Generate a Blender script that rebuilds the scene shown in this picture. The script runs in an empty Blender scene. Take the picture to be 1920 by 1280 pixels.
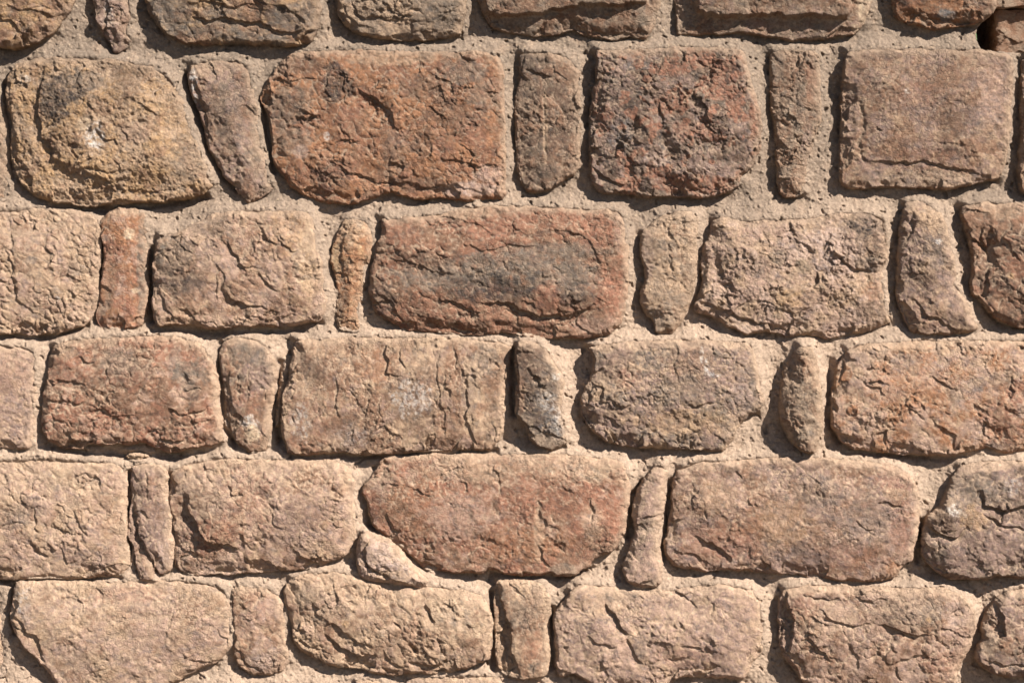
import bpy, math
import numpy as np

# ---------------------------------------------------------------- camera, sky, sun, exposure
SC = bpy.context.scene
S = 800.0            # photo pixels per metre on the face of the wall
ZB = 0.80            # height of the photo's lower edge above the ground
REF = 30.0           # typical stand-off of the stones (px)
CAM_D = 7.0

cam_d = bpy.data.cameras.new('camera')
cam = bpy.data.objects.new('camera', cam_d)
SC.collection.objects.link(cam)
cam.location = (0.0, -CAM_D, ZB + 640 / S)
cam.rotation_euler = (math.radians(90), 0, 0)
cam_d.sensor_width = 36.0
cam_d.lens = 36.0 * (CAM_D - REF / S) / (1920 / S)
cam_d.clip_end = 3000
SC.camera = cam

SUN_TO = np.array([0.59, -0.50, 0.60]); SUN_TO = SUN_TO / np.linalg.norm(SUN_TO)
w = bpy.data.worlds.new("World"); SC.world = w; w.use_nodes = True
nt = w.node_tree
sky = nt.nodes.new('ShaderNodeTexSky'); sky.sky_type = 'NISHITA'; sky.sun_disc = False
sky.altitude = 3000; sky.dust_density = 0.3; sky.air_density = 0.8; sky.sun_elevation = math.asin(SUN_TO[2]); sky.sun_rotation = math.atan2(SUN_TO[0], SUN_TO[1])
nt.links.new(sky.outputs[0], nt.nodes['Background'].inputs[0])
nt.nodes['Background'].inputs[1].default_value = 0.05
sun_d = bpy.data.lights.new('sun', 'SUN'); sun_d.energy = 5.0; sun_d.angle = math.radians(0.5)
sun_d.color = (1.0, 0.97, 0.93)
sun = bpy.data.objects.new('sun', sun_d); SC.collection.objects.link(sun)
sun.location = (4, -4, 6)
import mathutils
sun.rotation_euler = mathutils.Vector(tuple(SUN_TO)).to_track_quat('Z', 'Y').to_euler()
SC.view_settings.view_transform = 'Standard'; SC.view_settings.look = 'None'
SC.view_settings.gamma = 1; SC.view_settings.use_curve_mapping = False
SC.view_settings.exposure = 1.22

STEP = 1.35          # grid spacing in photo px inside the picture
STEP_OUT = 5.0

# ---------------------------------------------------------------- noise
_r = np.random.RandomState(77)
NT = 1024
TA = _r.rand(NT, NT).astype(np.float32); TC = np.cos(TA * 6.2831853).astype(np.float32); TS = np.sin(TA * 6.2831853).astype(np.float32)
def _ix(xi, yi, seed):
    return ((xi + (seed * 7919) % 100003) & (NT - 1)) * NT + ((yi + (seed * 104729) % 99991) & (NT - 1))

def hsh(ix, iy, seed):
    return TA.ravel()[_ix(ix.astype(np.int32), iy.astype(np.int32), seed)]

def perlin(x, y, seed):
    xf = np.floor(x); yf = np.floor(y); fx = (x - xf).astype(np.float32); fy = (y - yf).astype(np.float32)
    xi = xf.astype(np.int32); yi = yf.astype(np.int32)
    u = fx * fx * fx * (fx * (fx * 6 - 15) + 10); v = fy * fy * fy * (fy * (fy * 6 - 15) + 10)
    tc = TC.ravel(); ts = TS.ravel()
    def g(dx, dy):
        k = _ix(xi + dx, yi + dy, seed)
        return tc[k] * (fx - dx) + ts[k] * (fy - dy)
    n0 = g(0, 0) * (1 - u) + g(1, 0) * u
    n1 = g(0, 1) * (1 - u) + g(1, 1) * u
    return (n0 * (1 - v) + n1 * v) * 1.5

def _rot(x, y, k, seed):
    t = seed * .61 + k * 2.4
    c, s_ = math.cos(t), math.sin(t)
    return x * c - y * s_, x * s_ + y * c

def fbm(x, y, size, octv, seed, gain=0.5):
    out = 0; a = 1; tot = 0; f = 1.0 / size
    for k in range(octv):
        p, q = _rot(x, y, k, seed)
        out = out + a * perlin(p * f + 17.3 * k, q * f - 9.1 * k, seed + 31 * k)
        tot += a; a *= gain; f *= 2.03
    return out / tot

def ridged(x, y, size, octv, seed, gain=0.55):
    out = 0; a = 1; tot = 0; f = 1.0 / size
    for k in range(octv):
        p, q = _rot(x, y, k, seed)
        out = out + a * (1 - 2 * np.abs(perlin(p * f + 5.3 * k, q * f + 3.1 * k, seed + 57 * k)))
        tot += a; a *= gain; f *= 2.1
    return out / tot

def worley(x, y, seed):
    """nearest cell: (offset x, offset y, F2-F1, id a, id b)"""
    xi = np.floor(x); yi = np.floor(y)
    f1 = np.full(x.shape, 9.0); f2 = np.full(x.shape, 9.0)
    ox = np.zeros(x.shape); oy = np.zeros(x.shape); ca = np.zeros(x.shape); cb = np.zeros(x.shape)
    for dx in (-1, 0, 1):
        for dy in (-1, 0, 1):
            cx = xi + dx; cy = yi + dy
            px = cx + 0.1 + 0.8 * hsh(cx, cy, seed); py = cy + 0.1 + 0.8 * hsh(cx, cy, seed + 7)
            d = np.hypot(x - px, y - py)
            near = d < f1
            f2 = np.where(near, f1, np.minimum(f2, d))
            f1 = np.where(near, d, f1)
            ox = np.where(near, x - px, ox); oy = np.where(near, y - py, oy)
            ca = np.where(near, cx, ca); cb = np.where(near, cy, cb)
    return ox, oy, f2 - f1, ca, cb

def chips(x, y, size, seed, ang=0.0, ratio=1.0, warp=0.35):
    c, s = math.cos(math.radians(ang)), math.sin(math.radians(ang))
    u = (x * c + y * s) / (size * ratio); v = (-x * s + y * c) / size
    wx = fbm(x, y, size * 1.3, 3, seed + 3) * warp * 1.6; wy = fbm(x, y, size * 1.3, 3, seed + 4) * warp * 1.6
    ox, oy, e, a, b = worley(u + wx, v + wy, seed)
    g1 = hsh(a, b, seed + 11) * 2 - 1; g2 = hsh(a, b, seed + 12) * 2 - 1; r = hsh(a, b, seed + 13) - 0.5
    h = 1.1 * (g1 * ox + g2 * oy) + 0.7 * r
    return h, e, hsh(a, b, seed + 14)

def box_blur(a, n):
    for ax in (0, 1):
        p = np.concatenate([np.repeat(np.take(a, [0], ax), n, ax), a, np.repeat(np.take(a, [-1], ax), n + 1, ax)], ax)
        c = np.cumsum(p, ax)
        k = 2 * n + 1
        L = a.shape[ax]
        a = (np.take(c, range(k, k + L), ax) - np.take(c, range(0, L), ax)) / k
    return a

def sstep(a, b, x):
    t = np.clip((x - a) / (b - a), 0, 1); return t * t * (3 - 2 * t)

def poly_sd(P, X, Y):
    """signed distance, positive inside"""
    d2 = np.full(X.shape, 1e12); ins = np.zeros(X.shape, bool); n = len(P)
    for i in range(n):
        x0, y0 = P[i]; x1, y1 = P[(i + 1) % n]
        ex, ey = x1 - x0, y1 - y0
        t = np.clip(((X - x0) * ex + (Y - y0) * ey) / (ex * ex + ey * ey + 1e-9), 0, 1)
        d2 = np.minimum(d2, (X - x0 - t * ex) ** 2 + (Y - y0 - t * ey) ** 2)
        if y0 != y1:
            c = ((y0 > Y) != (y1 > Y)) & (X < (x1 - x0) * (Y - y0) / (y1 - y0) + x0)
            ins ^= c
    d = np.sqrt(d2)
    return np.where(ins, d, -d)

def line_sd(P, X, Y):
    """distance, side (+ below / left of travel), fraction along"""
    best = np.full(X.shape, 1e12); side = np.zeros(X.shape); tt = np.zeros(X.shape)
    L = [0]
    for i in range(len(P) - 1): L.append(L[-1] + math.hypot(P[i + 1][0] - P[i][0], P[i + 1][1] - P[i][1]))
    for i in range(len(P) - 1):
        x0, y0 = P[i]; x1, y1 = P[i + 1]; ex, ey = x1 - x0, y1 - y0
        t = np.clip(((X - x0) * ex + (Y - y0) * ey) / (ex * ex + ey * ey + 1e-9), 0, 1)
        d = (X - x0 - t * ex) ** 2 + (Y - y0 - t * ey) ** 2
        m = d < best
        best = np.where(m, d, best)
        side = np.where(m, np.sign(ex * (Y - y0) - ey * (X - x0)), side)
        tt = np.where(m, (L[i] + t * (L[i + 1] - L[i])) / L[-1], tt)
    return np.sqrt(best), side, tt

def chaikin(P, n=1):
    for _ in range(n):
        Q = []
        for i in range(len(P)):
            a = P[i]; b = P[(i + 1) % len(P)]
            Q.append((a[0] * .88 + b[0] * .12, a[1] * .88 + b[1] * .12)); Q.append((a[0] * .12 + b[0] * .88, a[1] * .12 + b[1] * .88))
        P = Q
    return P

# ---------------------------------------------------------------- colours (dry, as real pigment)
ALB = 0.70
def C(r, g, b):
    f = lambda c: (c / 255 / 12.92) if c / 255 <= 0.04045 else ((c / 255 + 0.055) / 1.055) ** 2.4
    k = (r * .3 + g * .6 + b * .1) / 161.0
    r, g, b = [v * .68 + m * k * .32 for v, m in zip((r, g, b), (184, 158, 138))]
    return np.array([f(r), f(g), f(b)]) * ALB
PAL = dict(
    red=C(168, 108, 78), orange=C(186, 120, 76), brick=C(180, 114, 84), brown=C(160, 114, 84), umber=C(122, 92, 72),
    grey=C(136, 120, 103), dark=C(84, 72, 66), pink=C(200, 160, 136), ochre=C(208, 160, 106), tan=C(204, 166, 128),
    cream=C(226, 196, 156), mauve=C(166, 132, 116), sand=C(206, 172, 138), white=C(226, 218, 206),
    mold=C(170, 144, 118), lightpink=C(214, 180, 160), green=C(140, 128, 96), blue=C(128, 128, 128))

# ---------------------------------------------------------------- mesh building
def px2m(x, y, h):
    return (x - 960) / S, -h / S, ZB + (1280 - y) / S

def axis(a, b):
    """grid lines: fine inside the picture, coarse outside"""
    def seg(lo, hi, st):
        n = max(1, int(round((hi - lo) / st))); return list(np.linspace(lo, hi, n, endpoint=False))
    return seg, a, b

def lines(lo, hi, flo, fhi):
    out = []
    def seg(a, b, st):
        if b - a > 0.5:
            n = max(1, int(round((b - a) / st))); out.extend(np.linspace(a, b, n, endpoint=False))
    seg(lo, min(hi, flo), STEP_OUT); seg(max(lo, flo), min(hi, fhi), STEP); seg(max(lo, fhi), hi, STEP_OUT)
    out.append(hi)
    return np.array(out)

def sheet_mesh(name, gx, gy, X, Y, SD, Hh, COL, mat, parent, back):
    """closed-front relief: keeps the grid where SD > 0 plus one ring snapped on the outline and pushed back"""
    ins = SD > 0
    ring = ins.copy()
    ring[1:, :] |= ins[:-1, :]; ring[:-1, :] |= ins[1:, :]; r2 = ring.copy()
    ring[:, 1:] |= r2[:, :-1]; ring[:, :-1] |= r2[:, 1:]
    outer = ring & ~ins
    gyy, gxx = np.gradient(SD, gy, gx)
    gl = np.hypot(gxx, gyy) + 1e-6
    mv = np.clip(-SD, 0, 12)
    Xs = np.where(outer, X + gxx / gl * mv, X); Ys = np.where(outer, Y + gyy / gl * mv, Y)
    Hs = np.where(outer, back, Hh)
    idx = -np.ones(X.shape, np.int64); idx[ring] = np.arange(ring.sum())
    q = ring[:-1, :-1] & ring[1:, :-1] & ring[:-1, 1:] & ring[1:, 1:]
    q &= ins[:-1, :-1] | ins[1:, :-1] | ins[:-1, 1:] | ins[1:, 1:]
    F = np.stack([idx[:-1, :-1][q], idx[1:, :-1][q], idx[1:, 1:][q], idx[:-1, 1:][q]], 1)
    x, yy, z = px2m(Xs[ring], Ys[ring], Hs[ring])
    V = np.stack([x, yy, z], 1).astype(np.float32)
    me = bpy.data.meshes.new(name)
    me.vertices.add(len(V)); me.vertices.foreach_set('co', V.ravel())
    me.loops.add(F.size); me.loops.foreach_set('vertex_index', F.ravel().astype(np.int32))
    me.polygons.add(len(F)); me.polygons.foreach_set('loop_start', np.arange(0, F.size, 4, dtype=np.int32))
    me.update(calc_edges=True)
    me.polygons.foreach_set('use_smooth', np.ones(len(F), bool))
    ca = me.color_attributes.new('mineral', 'FLOAT_COLOR', 'POINT')
    cc = np.ones((len(V), 4), np.float32); cc[:, :3] = COL[ring]
    ca.data.foreach_set('color', cc.ravel())
    me.materials.append(mat)
    ob = bpy.data.objects.new(name, me); SC.collection.objects.link(ob)
    if parent: ob.parent = parent; ob.matrix_parent_inverse = parent.matrix_world.inverted()
    return ob

def rock_material(name, bump, rough, grain, crack=0):
    m = bpy.data.materials.new(name); m.use_nodes = True; n = m.node_tree.nodes; l = m.node_tree.links
    b = n['Principled BSDF']
    at = n.new('ShaderNodeAttribute'); at.attribute_name = 'mineral'
    tc = n.new('ShaderNodeTexCoord')
    def noise(sc, det, r=0.6):
        t = n.new('ShaderNodeTexNoise'); t.inputs['Scale'].default_value = sc; t.inputs['Detail'].default_value = det
        t.inputs['Roughness'].default_value = r; l.new(tc.outputs['Object'], t.inputs['Vector']); return t
    n1 = noise(240, 5, 0.8); n2 = noise(120, 6, 0.75); n3 = noise(380, 3, 0.9)
    mr = n.new('ShaderNodeMapRange'); mr.inputs['From Min'].default_value = 0.3; mr.inputs['From Max'].default_value = 0.7
    mr.inputs['To Min'].default_value = 1 - grain; mr.inputs['To Max'].default_value = 1 + grain; mr.clamp = False
    l.new(n1.outputs['Fac'], mr.inputs['Value'])
    mx = n.new('ShaderNodeVectorMath'); mx.operation = 'SCALE'
    l.new(at.outputs['Color'], mx.inputs[0]); l.new(mr.outputs[0], mx.inputs['Scale'])
    l.new(mx.outputs[0], b.inputs['Base Color'])
    b.inputs['Roughness'].default_value = rough
    b.inputs['Specular IOR Level'].default_value = 0.25
    b1 = n.new('ShaderNodeBump'); b1.inputs['Strength'].default_value = 1.0; b1.inputs['Distance'].default_value = bump
    l.new(n2.outputs['Fac'], b1.inputs['Height'])
    b2 = n.new('ShaderNodeBump'); b2.inputs['Strength'].default_value = 1.0; b2.inputs['Distance'].default_value = bump * 0.6
    l.new(n3.outputs['Fac'], b2.inputs['Height']); l.new(b1.outputs[0], b2.inputs['Normal'])
    last = b2
    if crack:
        nd = noise(45, 3, .6); vm = n.new('ShaderNodeVectorMath'); vm.operation = 'MULTIPLY_ADD'; vm.inputs[1].default_value = (.035, .035, .035)
        l.new(nd.outputs['Color'], vm.inputs[0]); l.new(tc.outputs['Object'], vm.inputs[2])
        vo = n.new('ShaderNodeTexVoronoi'); vo.feature = 'DISTANCE_TO_EDGE'; vo.inputs['Scale'].default_value = 62; l.new(vm.outputs[0], vo.inputs['Vector'])
        m1 = n.new('ShaderNodeMapRange'); m1.inputs['From Min'].default_value = 0.0; m1.inputs['From Max'].default_value = .09; l.new(vo.outputs['Distance'], m1.inputs['Value'])
        gate = noise(9, 2, .5); m2 = n.new('ShaderNodeMapRange'); m2.inputs['From Min'].default_value = .46; m2.inputs['From Max'].default_value = .60
        m2.inputs['To Min'].default_value = 0.05; l.new(gate.outputs['Fac'], m2.inputs['Value'])
        b3 = n.new('ShaderNodeBump'); b3.inputs['Distance'].default_value = crack; l.new(m1.outputs[0], b3.inputs['Height']); l.new(m2.outputs[0], b3.inputs['Strength'])
        l.new(b2.outputs[0], b3.inputs['Normal']); last = b3
    l.new(last.outputs[0], b.inputs['Normal'])
    return m
M_ROCK = rock_material('weathered_stone', 0.0048, 0.82, 0.22, .0016)
M_ROUGH = rock_material('coarse_stone', 0.0060, 0.9, 0.30, .0012)
M_MORTAR = rock_material('sandy_mortar', 0.0046, 0.95, 0.22)

# ---------------------------------------------------------------- the stones, measured from the photo
# key: outline, stand-off H, look, options
# opts: z=(gx,gy) tilt in px per px, chip=(size,amp), an=(angle,ratio), rg=granular amp, und=undulation amp,
#       R=edge rounding, dust, c=[main,second,third], pat=[(x,y,rx,ry,colour,strength)], f=[features]
# features: ('s',[pts],reach,drop) ledge; ('g',[pts],width,depth) groove; ('b',x,y,rx,ry,amp) swelling/hollow; ('r',[poly],edge,amp) raised part
T = []
def st(name, P, H, label=None, **k): T.append((name, P, H, label, k))

# ---- top course
st('stone', [(-90,-130),(60,-140),(130,-110),(145,-40),(142,0),(131,19),(119,34),(103,59),(75,78),(56,85),(19,91),(0,86),(-90,84)], 44,
   'rounded ochre block cut by the top left corner of the photo', z=(0,.0), chip=(30,3.2), und=5, R=26, dust=.28, c=['brown','ochre','pink'],
   f=[('s',[(-20,20),(0,28),(20,40),(45,62),(60,66)],14,5),('s',[(60,18),(100,30),(128,22)],12,4),('s',[(5,5),(40,20),(90,12)],10,3)])
st('spacer_stone', [(168,-120),(172,-30),(176,10),(180,35),(190,58),(203,76),(212,97),(221,96),(235,88),(247,75),(242,56),(250,31),(247,0),(245,-60),(235,-120)], 26,
   'slim upright stone with a pale streaked ridge, left of the wide top block', z=(-.12,0), chip=(20,2.6), und=4, R=12, dust=.35, c=['mauve','brown','lightpink'],
   pat=[(203,25,10,26,'white',.55)], f=[('s',[(198,0),(205,30),(200,55),(212,80)],12,5)])
st('stone', [(256,-120),(266,-40),(272,0),(281,25),(297,50),(312,69),(344,80),(390,83),(437,80),(500,83),(553,86),(581,78),(598,52),(603,19),(601,-10),(598,-70),(585,-130)], 38,
   'wide grey brown block with long ledges at the top edge, second block from the left', chip=(34,3.4), an=(8,1.7), und=6, R=13, dust=.22, c=['brown','grey','ochre'],
   pat=[(305,20,30,50,'grey',.7),(560,35,45,30,'grey',.6),(510,25,30,20,'dark',.3)],
   f=[('s',[(360,30),(385,38),(420,34),(450,40),(500,48),(530,60),(585,55)],14,8),('s',[(355,5),(380,0),(430,12),(480,6)],12,5)])
st('stone', [(628,-130),(633,-40),(633,0),(634,25),(644,44),(662,59),(687,67),(731,73),(778,76),(825,72),(862,64),(869,47),(875,19),(872,0),(870,-70),(855,-130)], 34,
   'sandy block with wrinkled ridges, third block from the left at the top edge', chip=(24,3.4), an=(-20,1.8), und=6, R=15, dust=.4, c=['mold','tan','grey'],
   pat=[(835,20,30,40,'grey',.7),(800,45,28,20,'dark',.35)],
   f=[('s',[(660,0),(670,28),(690,35),(715,30),(745,40)],12,6),('s',[(720,5),(740,22),(770,28)],10,5),('s',[(640,5),(650,30),(670,45),(700,52)],10,4)])
st('stone', [(885,-130),(893,-40),(897,0),(905,22),(914,38),(925,50),(950,60),(1000,66),(1040,64),(1075,55),(1100,66),(1125,70),(1156,75),(1181,66),(1212,74),(1222,62),(1234,31),(1238,0),(1236,-70),(1225,-130)], 28,
   'deeply ledged brown block at the top edge, above the narrow grey stone', chip=(28,2.6), an=(5,1.8), und=4, R=9, dust=.4, c=['brown','mold','grey'],
   f=[('r',[(900,-140),(904,5),(915,30),(935,36),(985,33),(1040,24),(1090,15),(1160,16),(1215,8),(1225,-140)],8,17),('s',[(1075,40),(1100,55),(1150,62),(1200,58)],10,4)])
st('stone', [(1266,-130),(1268,-40),(1268,0),(1270,40),(1271,63),(1300,64),(1350,62),(1400,62),(1450,68),(1478,75),(1510,74),(1540,70),(1575,67),(1602,62),(1618,48),(1630,25),(1635,0),(1634,-70),(1620,-130)], 26,
   'block with a bold raised face over a lower ledge, at the top edge', chip=(30,2.5), an=(0,1.8), und=3, R=7, dust=.45, c=['brown','mold','mauve'],
   pat=[(1620,10,14,40,'cream',.8),(1605,52,10,8,'cream',.8)],
   f=[('r',[(1302,-140),(1302,0),(1306,22),(1325,34),(1380,38),(1430,33),(1470,38),(1530,36),(1590,38),(1598,22),(1596,-140)],9,20),('b',1450,10,60,20,-6)])
st('stone', [(1664,-130),(1668,-40),(1672,0),(1678,25),(1690,38),(1719,47),(1744,52),(1762,56),(1785,48),(1828,46),(1843,41),(1852,32),(1862,22),(1870,8),(1874,-60),(1860,-130)], 36,
   'rusty block with a bluish fleck at the upper end of the wall', chip=(26,2.8), an=(10,1.6), und=4, R=11, dust=.15, c=['orange','red','grey'],
   pat=[(1772,28,20,12,'blue',.8),(1850,20,20,40,'umber',.6)], f=[('s',[(1690,22),(1730,30),(1790,40),(1830,36)],12,4)])

# ---- second course
st('stone', [(-90,120),(-5,160),(8,215),(13,262),(15,310),(20,345),(8,378),(-90,385)], 16,
   'brown stone cut by the left edge beside the ochre boulder', chip=(24,2), und=3, R=12, dust=.55, c=['brown','mold','tan'])
st('stone', [(31,119),(69,108),(140,106),(219,112),(281,122),(312,138),(331,156),(347,203),(359,244),(375,281),(387,312),(397,345),(384,362),(344,372),(297,379),(250,379),(210,384),(170,386),(130,382),(94,378),(62,366),(41,347),(25,325),(20,290),(19,260),(22,231),(15,200),(8,175),(9,150),(19,131)], 30,
   'large ochre boulder with a black stain and a white fleck', chip=(30,2.8), rg=2.6, und=5, R=15, dust=.25, c=['tan','ochre','brown'], rough=1,
   pat=[(125,168,52,36,'dark',.95),(105,205,34,30,'dark',.85),(160,150,40,20,'grey',.6),(240,145,36,30,'umber',.6),(225,180,26,18,'umber',.35),(178,256,20,30,'white',.8),(160,235,14,14,'cream',.6),(345,300,28,40,'grey',.5),(120,262,26,34,'umber',.35),(50,150,16,14,'white',.5),(52,180,22,26,'ochre',.7),(255,250,30,18,'pink',.4)],
   f=[('r',[(88,137),(76,156),(78,190),(73,220),(79,245),(90,270),(99,290),(115,312),(138,330),(165,345),(200,362),(255,366),(320,358),(366,330),(358,280),(340,240),(322,170),(280,138),(180,126)],54,9),('s',[(88,120),(77,160),(75,215),(84,260),(104,295),(135,322),(165,335)],30,7),
      ('s',[(185,235),(195,258),(215,262),(225,280)],12,4),('s',[(265,190),(285,210),(300,225)],14,4),('s',[(150,318),(190,335),(230,352),(300,355),(370,345)],22,3),('s',[(160,310),(200,325),(225,315)],9,4)])
st('spacer_stone', [(356,119),(351,141),(353,159),(362,181),(372,212),(384,244),(391,275),(403,300),(419,328),(437,347),(450,362),(463,381),(476,374),(500,362),(508,350),(502,310),(490,260),(480,210),(475,160),(470,128),(452,114),(400,110)], 26,
   'leaning slab with a white flecked left edge beside the ochre boulder', chip=(26,2), und=4, R=10, dust=.4, c=['brown','mauve','grey'],
   pat=[(361,150,9,22,'white',.8),(365,185,5,12,'white',.6),(385,130,30,15,'tan',.5),(420,230,40,60,'grey',.35),(480,280,14,60,'mold',.6)],
   f=[('s',[(365,150),(378,190),(388,230),(400,262)],14,5)])
st('stone', [(525,114),(509,137),(491,166),(489,187),(500,212),(506,244),(509,281),(516,316),(528,325),(541,347),(566,362),(600,377),(644,383),(681,377),(709,366),(737,359),(762,370),(800,373),(825,367),(872,378),(903,374),(947,370),(950,312),(947,219),(945,119),(930,103),(903,95),(825,98),(731,94),(637,91),(575,94),(544,101)], 30,
   'largest orange red block with fine chipped flakes in the second course', chip=(21,2.8), und=5, R=11, dust=.10, c=['orange','red','brown'],
   pat=[(540,205,45,40,'grey',.6),(560,120,60,22,'umber',.5),(635,155,26,34,'dark',.7),(618,180,20,24,'dark',.5),(800,165,50,26,'umber',.6),(850,215,60,30,'umber',.5),(870,135,50,24,'grey',.6),(905,180,34,34,'grey',.5),(620,330,40,24,'dark',.4),(740,290,26,50,'grey',.4),(545,260,40,30,'mold',.5),(880,355,60,14,'lightpink',.7),(915,330,30,20,'lightpink',.5),(730,110,90,14,'tan',.6),(795,270,24,24,'dark',.4),(790,345,60,14,'umber',.5),(612,255,6,10,'white',.6),(565,285,16,14,'lightpink',.6)],
   f=[('s',[(505,145),(535,147),(575,146),(600,150)],16,3),('s',[(648,130),(649,160),(648,190)],14,5),('s',[(672,165),(690,180),(720,192),(735,212)],16,7),('g',[(655,175),(680,190),(700,205)],9,5),
      ('s',[(620,300),(650,320),(690,330),(730,345),(760,340)],14,5),('s',[(720,330),(790,350),(850,345),(900,358)],14,4),('s',[(822,290),(870,305),(935,312)],12,4),('s',[(545,340),(555,350),(570,372)],8,3),('b',740,200,40,34,5)])
st('spacer_stone', [(975,100),(975,125),(973,156),(967,184),(969,219),(967,250),(970,285),(969,312),(978,341),(991,360),(1012,360),(1034,353),(1050,341),(1075,326),(1087,312),(1089,219),(1086,125),(1066,106),(1025,95),(987,95)], 27,
   'narrow upright stone split by a pale vertical seam in the second course', chip=(22,2.8), an=(80,1.4), und=3, R=10, dust=.3, c=['umber','brown','grey'],
   pat=[(1000,115,30,16,'dark',.5),(1022,240,5,70,'tan',.9),(1030,320,30,14,'grey',.4),(980,150,10,30,'dark',.4)],
   f=[('g',[(1018,140),(1020,200),(1022,290)],3,3),('s',[(980,130),(1005,132),(1040,146)],10,5),('b',1018,118,12,9,-6),('s',[(1035,115),(1038,135),(1070,150)],8,3)])
st('stone', [(1116,97),(1119,125),(1119,153),(1112,169),(1109,194),(1105,219),(1106,266),(1105,312),(1113,344),(1125,360),(1150,363),(1185,362),(1212,371),(1259,367),(1306,371),(1337,367),(1369,359),(1387,347),(1393,325),(1410,312),(1425,285),(1430,240),(1425,200),(1410,160),(1402,120),(1392,95),(1340,88),(1270,88),(1200,92),(1150,94)], 38,
   'square pitted block mottled brick red, grey and dark', chip=(19,4.0), und=6, R=9, rg=1.2, dust=.2, c=['mauve','umber','grey'], lobe=.6, mott=1,
   pat=[(1255,130,45,14,'brick',1),(1310,110,40,20,'brick',1),(1360,150,34,40,'brick',1),(1375,195,18,26,'brick',1),(1225,325,14,12,'brick',1),(1255,345,30,18,'brick',.9),(1310,345,50,18,'brick',.9),(1240,200,24,24,'brick',.7),(1135,220,18,20,'brick',.7),(1280,245,20,20,'brick',.6),(1325,245,40,16,'brick',.6),(1415,220,12,40,'brick',1),(1160,290,8,20,'brick',.8),(1195,125,26,10,'blue',.6),(1165,250,24,30,'blue',.5),(1190,185,30,30,'dark',.5),(1345,240,20,20,'dark',.5),(1240,250,10,24,'dark',.8),(1230,300,30,14,'lightpink',.5),(1310,315,34,12,'lightpink',.4)],
   f=[('b',1192,240,14,16,-9),('b',1245,262,9,18,-10),('b',1320,275,28,12,-8),('b',1225,245,22,22,5),('b',1280,255,22,18,4),('s',[(1110,310),(1150,340),(1185,345)],10,7),('s',[(1300,210),(1330,240),(1360,265),(1355,290)],10,5),('s',[(1250,115),(1220,150),(1210,170)],10,4),('s',[(1335,110),(1336,140),(1325,165)],10,5),('s',[(1290,350),(1330,362),(1385,330)],8,4),('b',1178,318,9,24,-6)])
st('spacer_stone', [(1447,98),(1445,141),(1447,187),(1453,234),(1456,281),(1459,328),(1464,359),(1472,367),(1503,365),(1508,344),(1516,297),(1531,250),(1540,219),(1538,156),(1538,103),(1525,94),(1478,92)], 27,
   'tall chipped sliver tapering downward in the second course', chip=(15,3.0), und=3, R=7, dust=.35, c=['brown','mold','grey'],
   pat=[(1522,150,12,40,'red',.6),(1460,120,12,30,'grey',.6),(1525,115,16,12,'dark',.4),(1515,270,10,50,'mauve',.6),(1500,180,10,60,'grey',.4)], f=[('g',[(1495,100),(1496,150),(1490,200)],3,3)])
st('stone', [(1587,98),(1584,125),(1578,172),(1580,219),(1577,266),(1575,312),(1578,341),(1594,353),(1634,351),(1681,350),(1728,351),(1775,356),(1806,348),(1853,338),(1875,335),(1888,300),(1894,250),(1898,187),(1901,141),(1898,105),(1869,95),(1806,93),(1712,92),(1619,93)], 36,
   'square smooth mauve brown block under the notch at upper right', chip=(34,1.1), lobe=.15, an=(5,1.4), und=2.5, R=8, dust=.32, c=['brown','mauve','tan'],
   pat=[(1600,110,30,20,'umber',.5),(1665,105,20,10,'umber',.5),(1860,180,30,60,'pink',.7),(1770,150,60,30,'brown',.6),(1720,180,40,24,'red',.35),(1790,230,40,50,'umber',.4),(1775,280,16,10,'dark',.4),(1850,240,24,20,'grey',.3),(1700,172,8,6,'white',.6),(1597,200,16,80,'mauve',.5),(1730,335,120,16,'mold',.6),(1740,290,60,12,'red',.35)],
   f=[('g',[(1612,190),(1618,230),(1610,270),(1618,300)],5,5),('b',1597,230,10,110,-2),('s',[(1620,300),(1680,305),(1740,303),(1800,318),(1860,325)],18,5),('s',[(1730,262),(1790,268),(1820,272)],8,1.5),('s',[(1640,240),(1655,248)],8,3)])
st('stone', [(1918,104),(1915,180),(1918,230),(1912,300),(1914,365),(2000,366),(2080,330),(2085,200),(2075,110),(1990,100)], 40,
   'brown stone cut by the right edge at the height of the second course', chip=(26,2), und=4, R=10, dust=.3, c=['brown','umber','tan'])

# ---- third course
st('stone', [(-150,395),(0,391),(84,390),(141,393),(176,402),(187,425),(188,456),(185,497),(187,544),(181,569),(172,590),(160,610),(134,617),(103,626),(62,628),(31,624),(0,627),(-150,625)], 24,
   'pale pink block covered in small scalloped chips at the left edge', chip=(19,2.5), lobe=1.5, und=3, R=14, dust=.5, c=['tan','pink','brown'],
   pat=[(140,505,16,16,'grey',.5),(60,487,10,8,'blue',.5),(108,560,6,6,'white',.7)],
   f=[('s',[(24,420),(22,470),(26,520),(30,560),(50,578),(85,592)],16,3),('g',[(22,430),(23,490),(29,550)],4,3)])
st('spacer_stone', [(187,416),(200,397),(225,387),(250,389),(269,403),(276,428),(276,475),(275,537),(272,587),(264,612),(231,617),(200,615),(184,609),(180,591),(184,562),(189,537),(191,500),(194,469),(187,437)], 26,
   'smooth orange upright stone between two pale blocks', chip=(36,1.2), lobe=.15, und=2.5, R=9, dust=.12, c=['orange','brick','pink'],
   pat=[(242,438,12,12,'cream',.8),(265,500,10,90,'grey',.75),(252,545,7,6,'cream',.6),(230,395,30,10,'tan',.5),(205,530,10,60,'tan',.3)], f=[('s',[(245,608),(255,600),(262,596)],10,6)])
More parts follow.
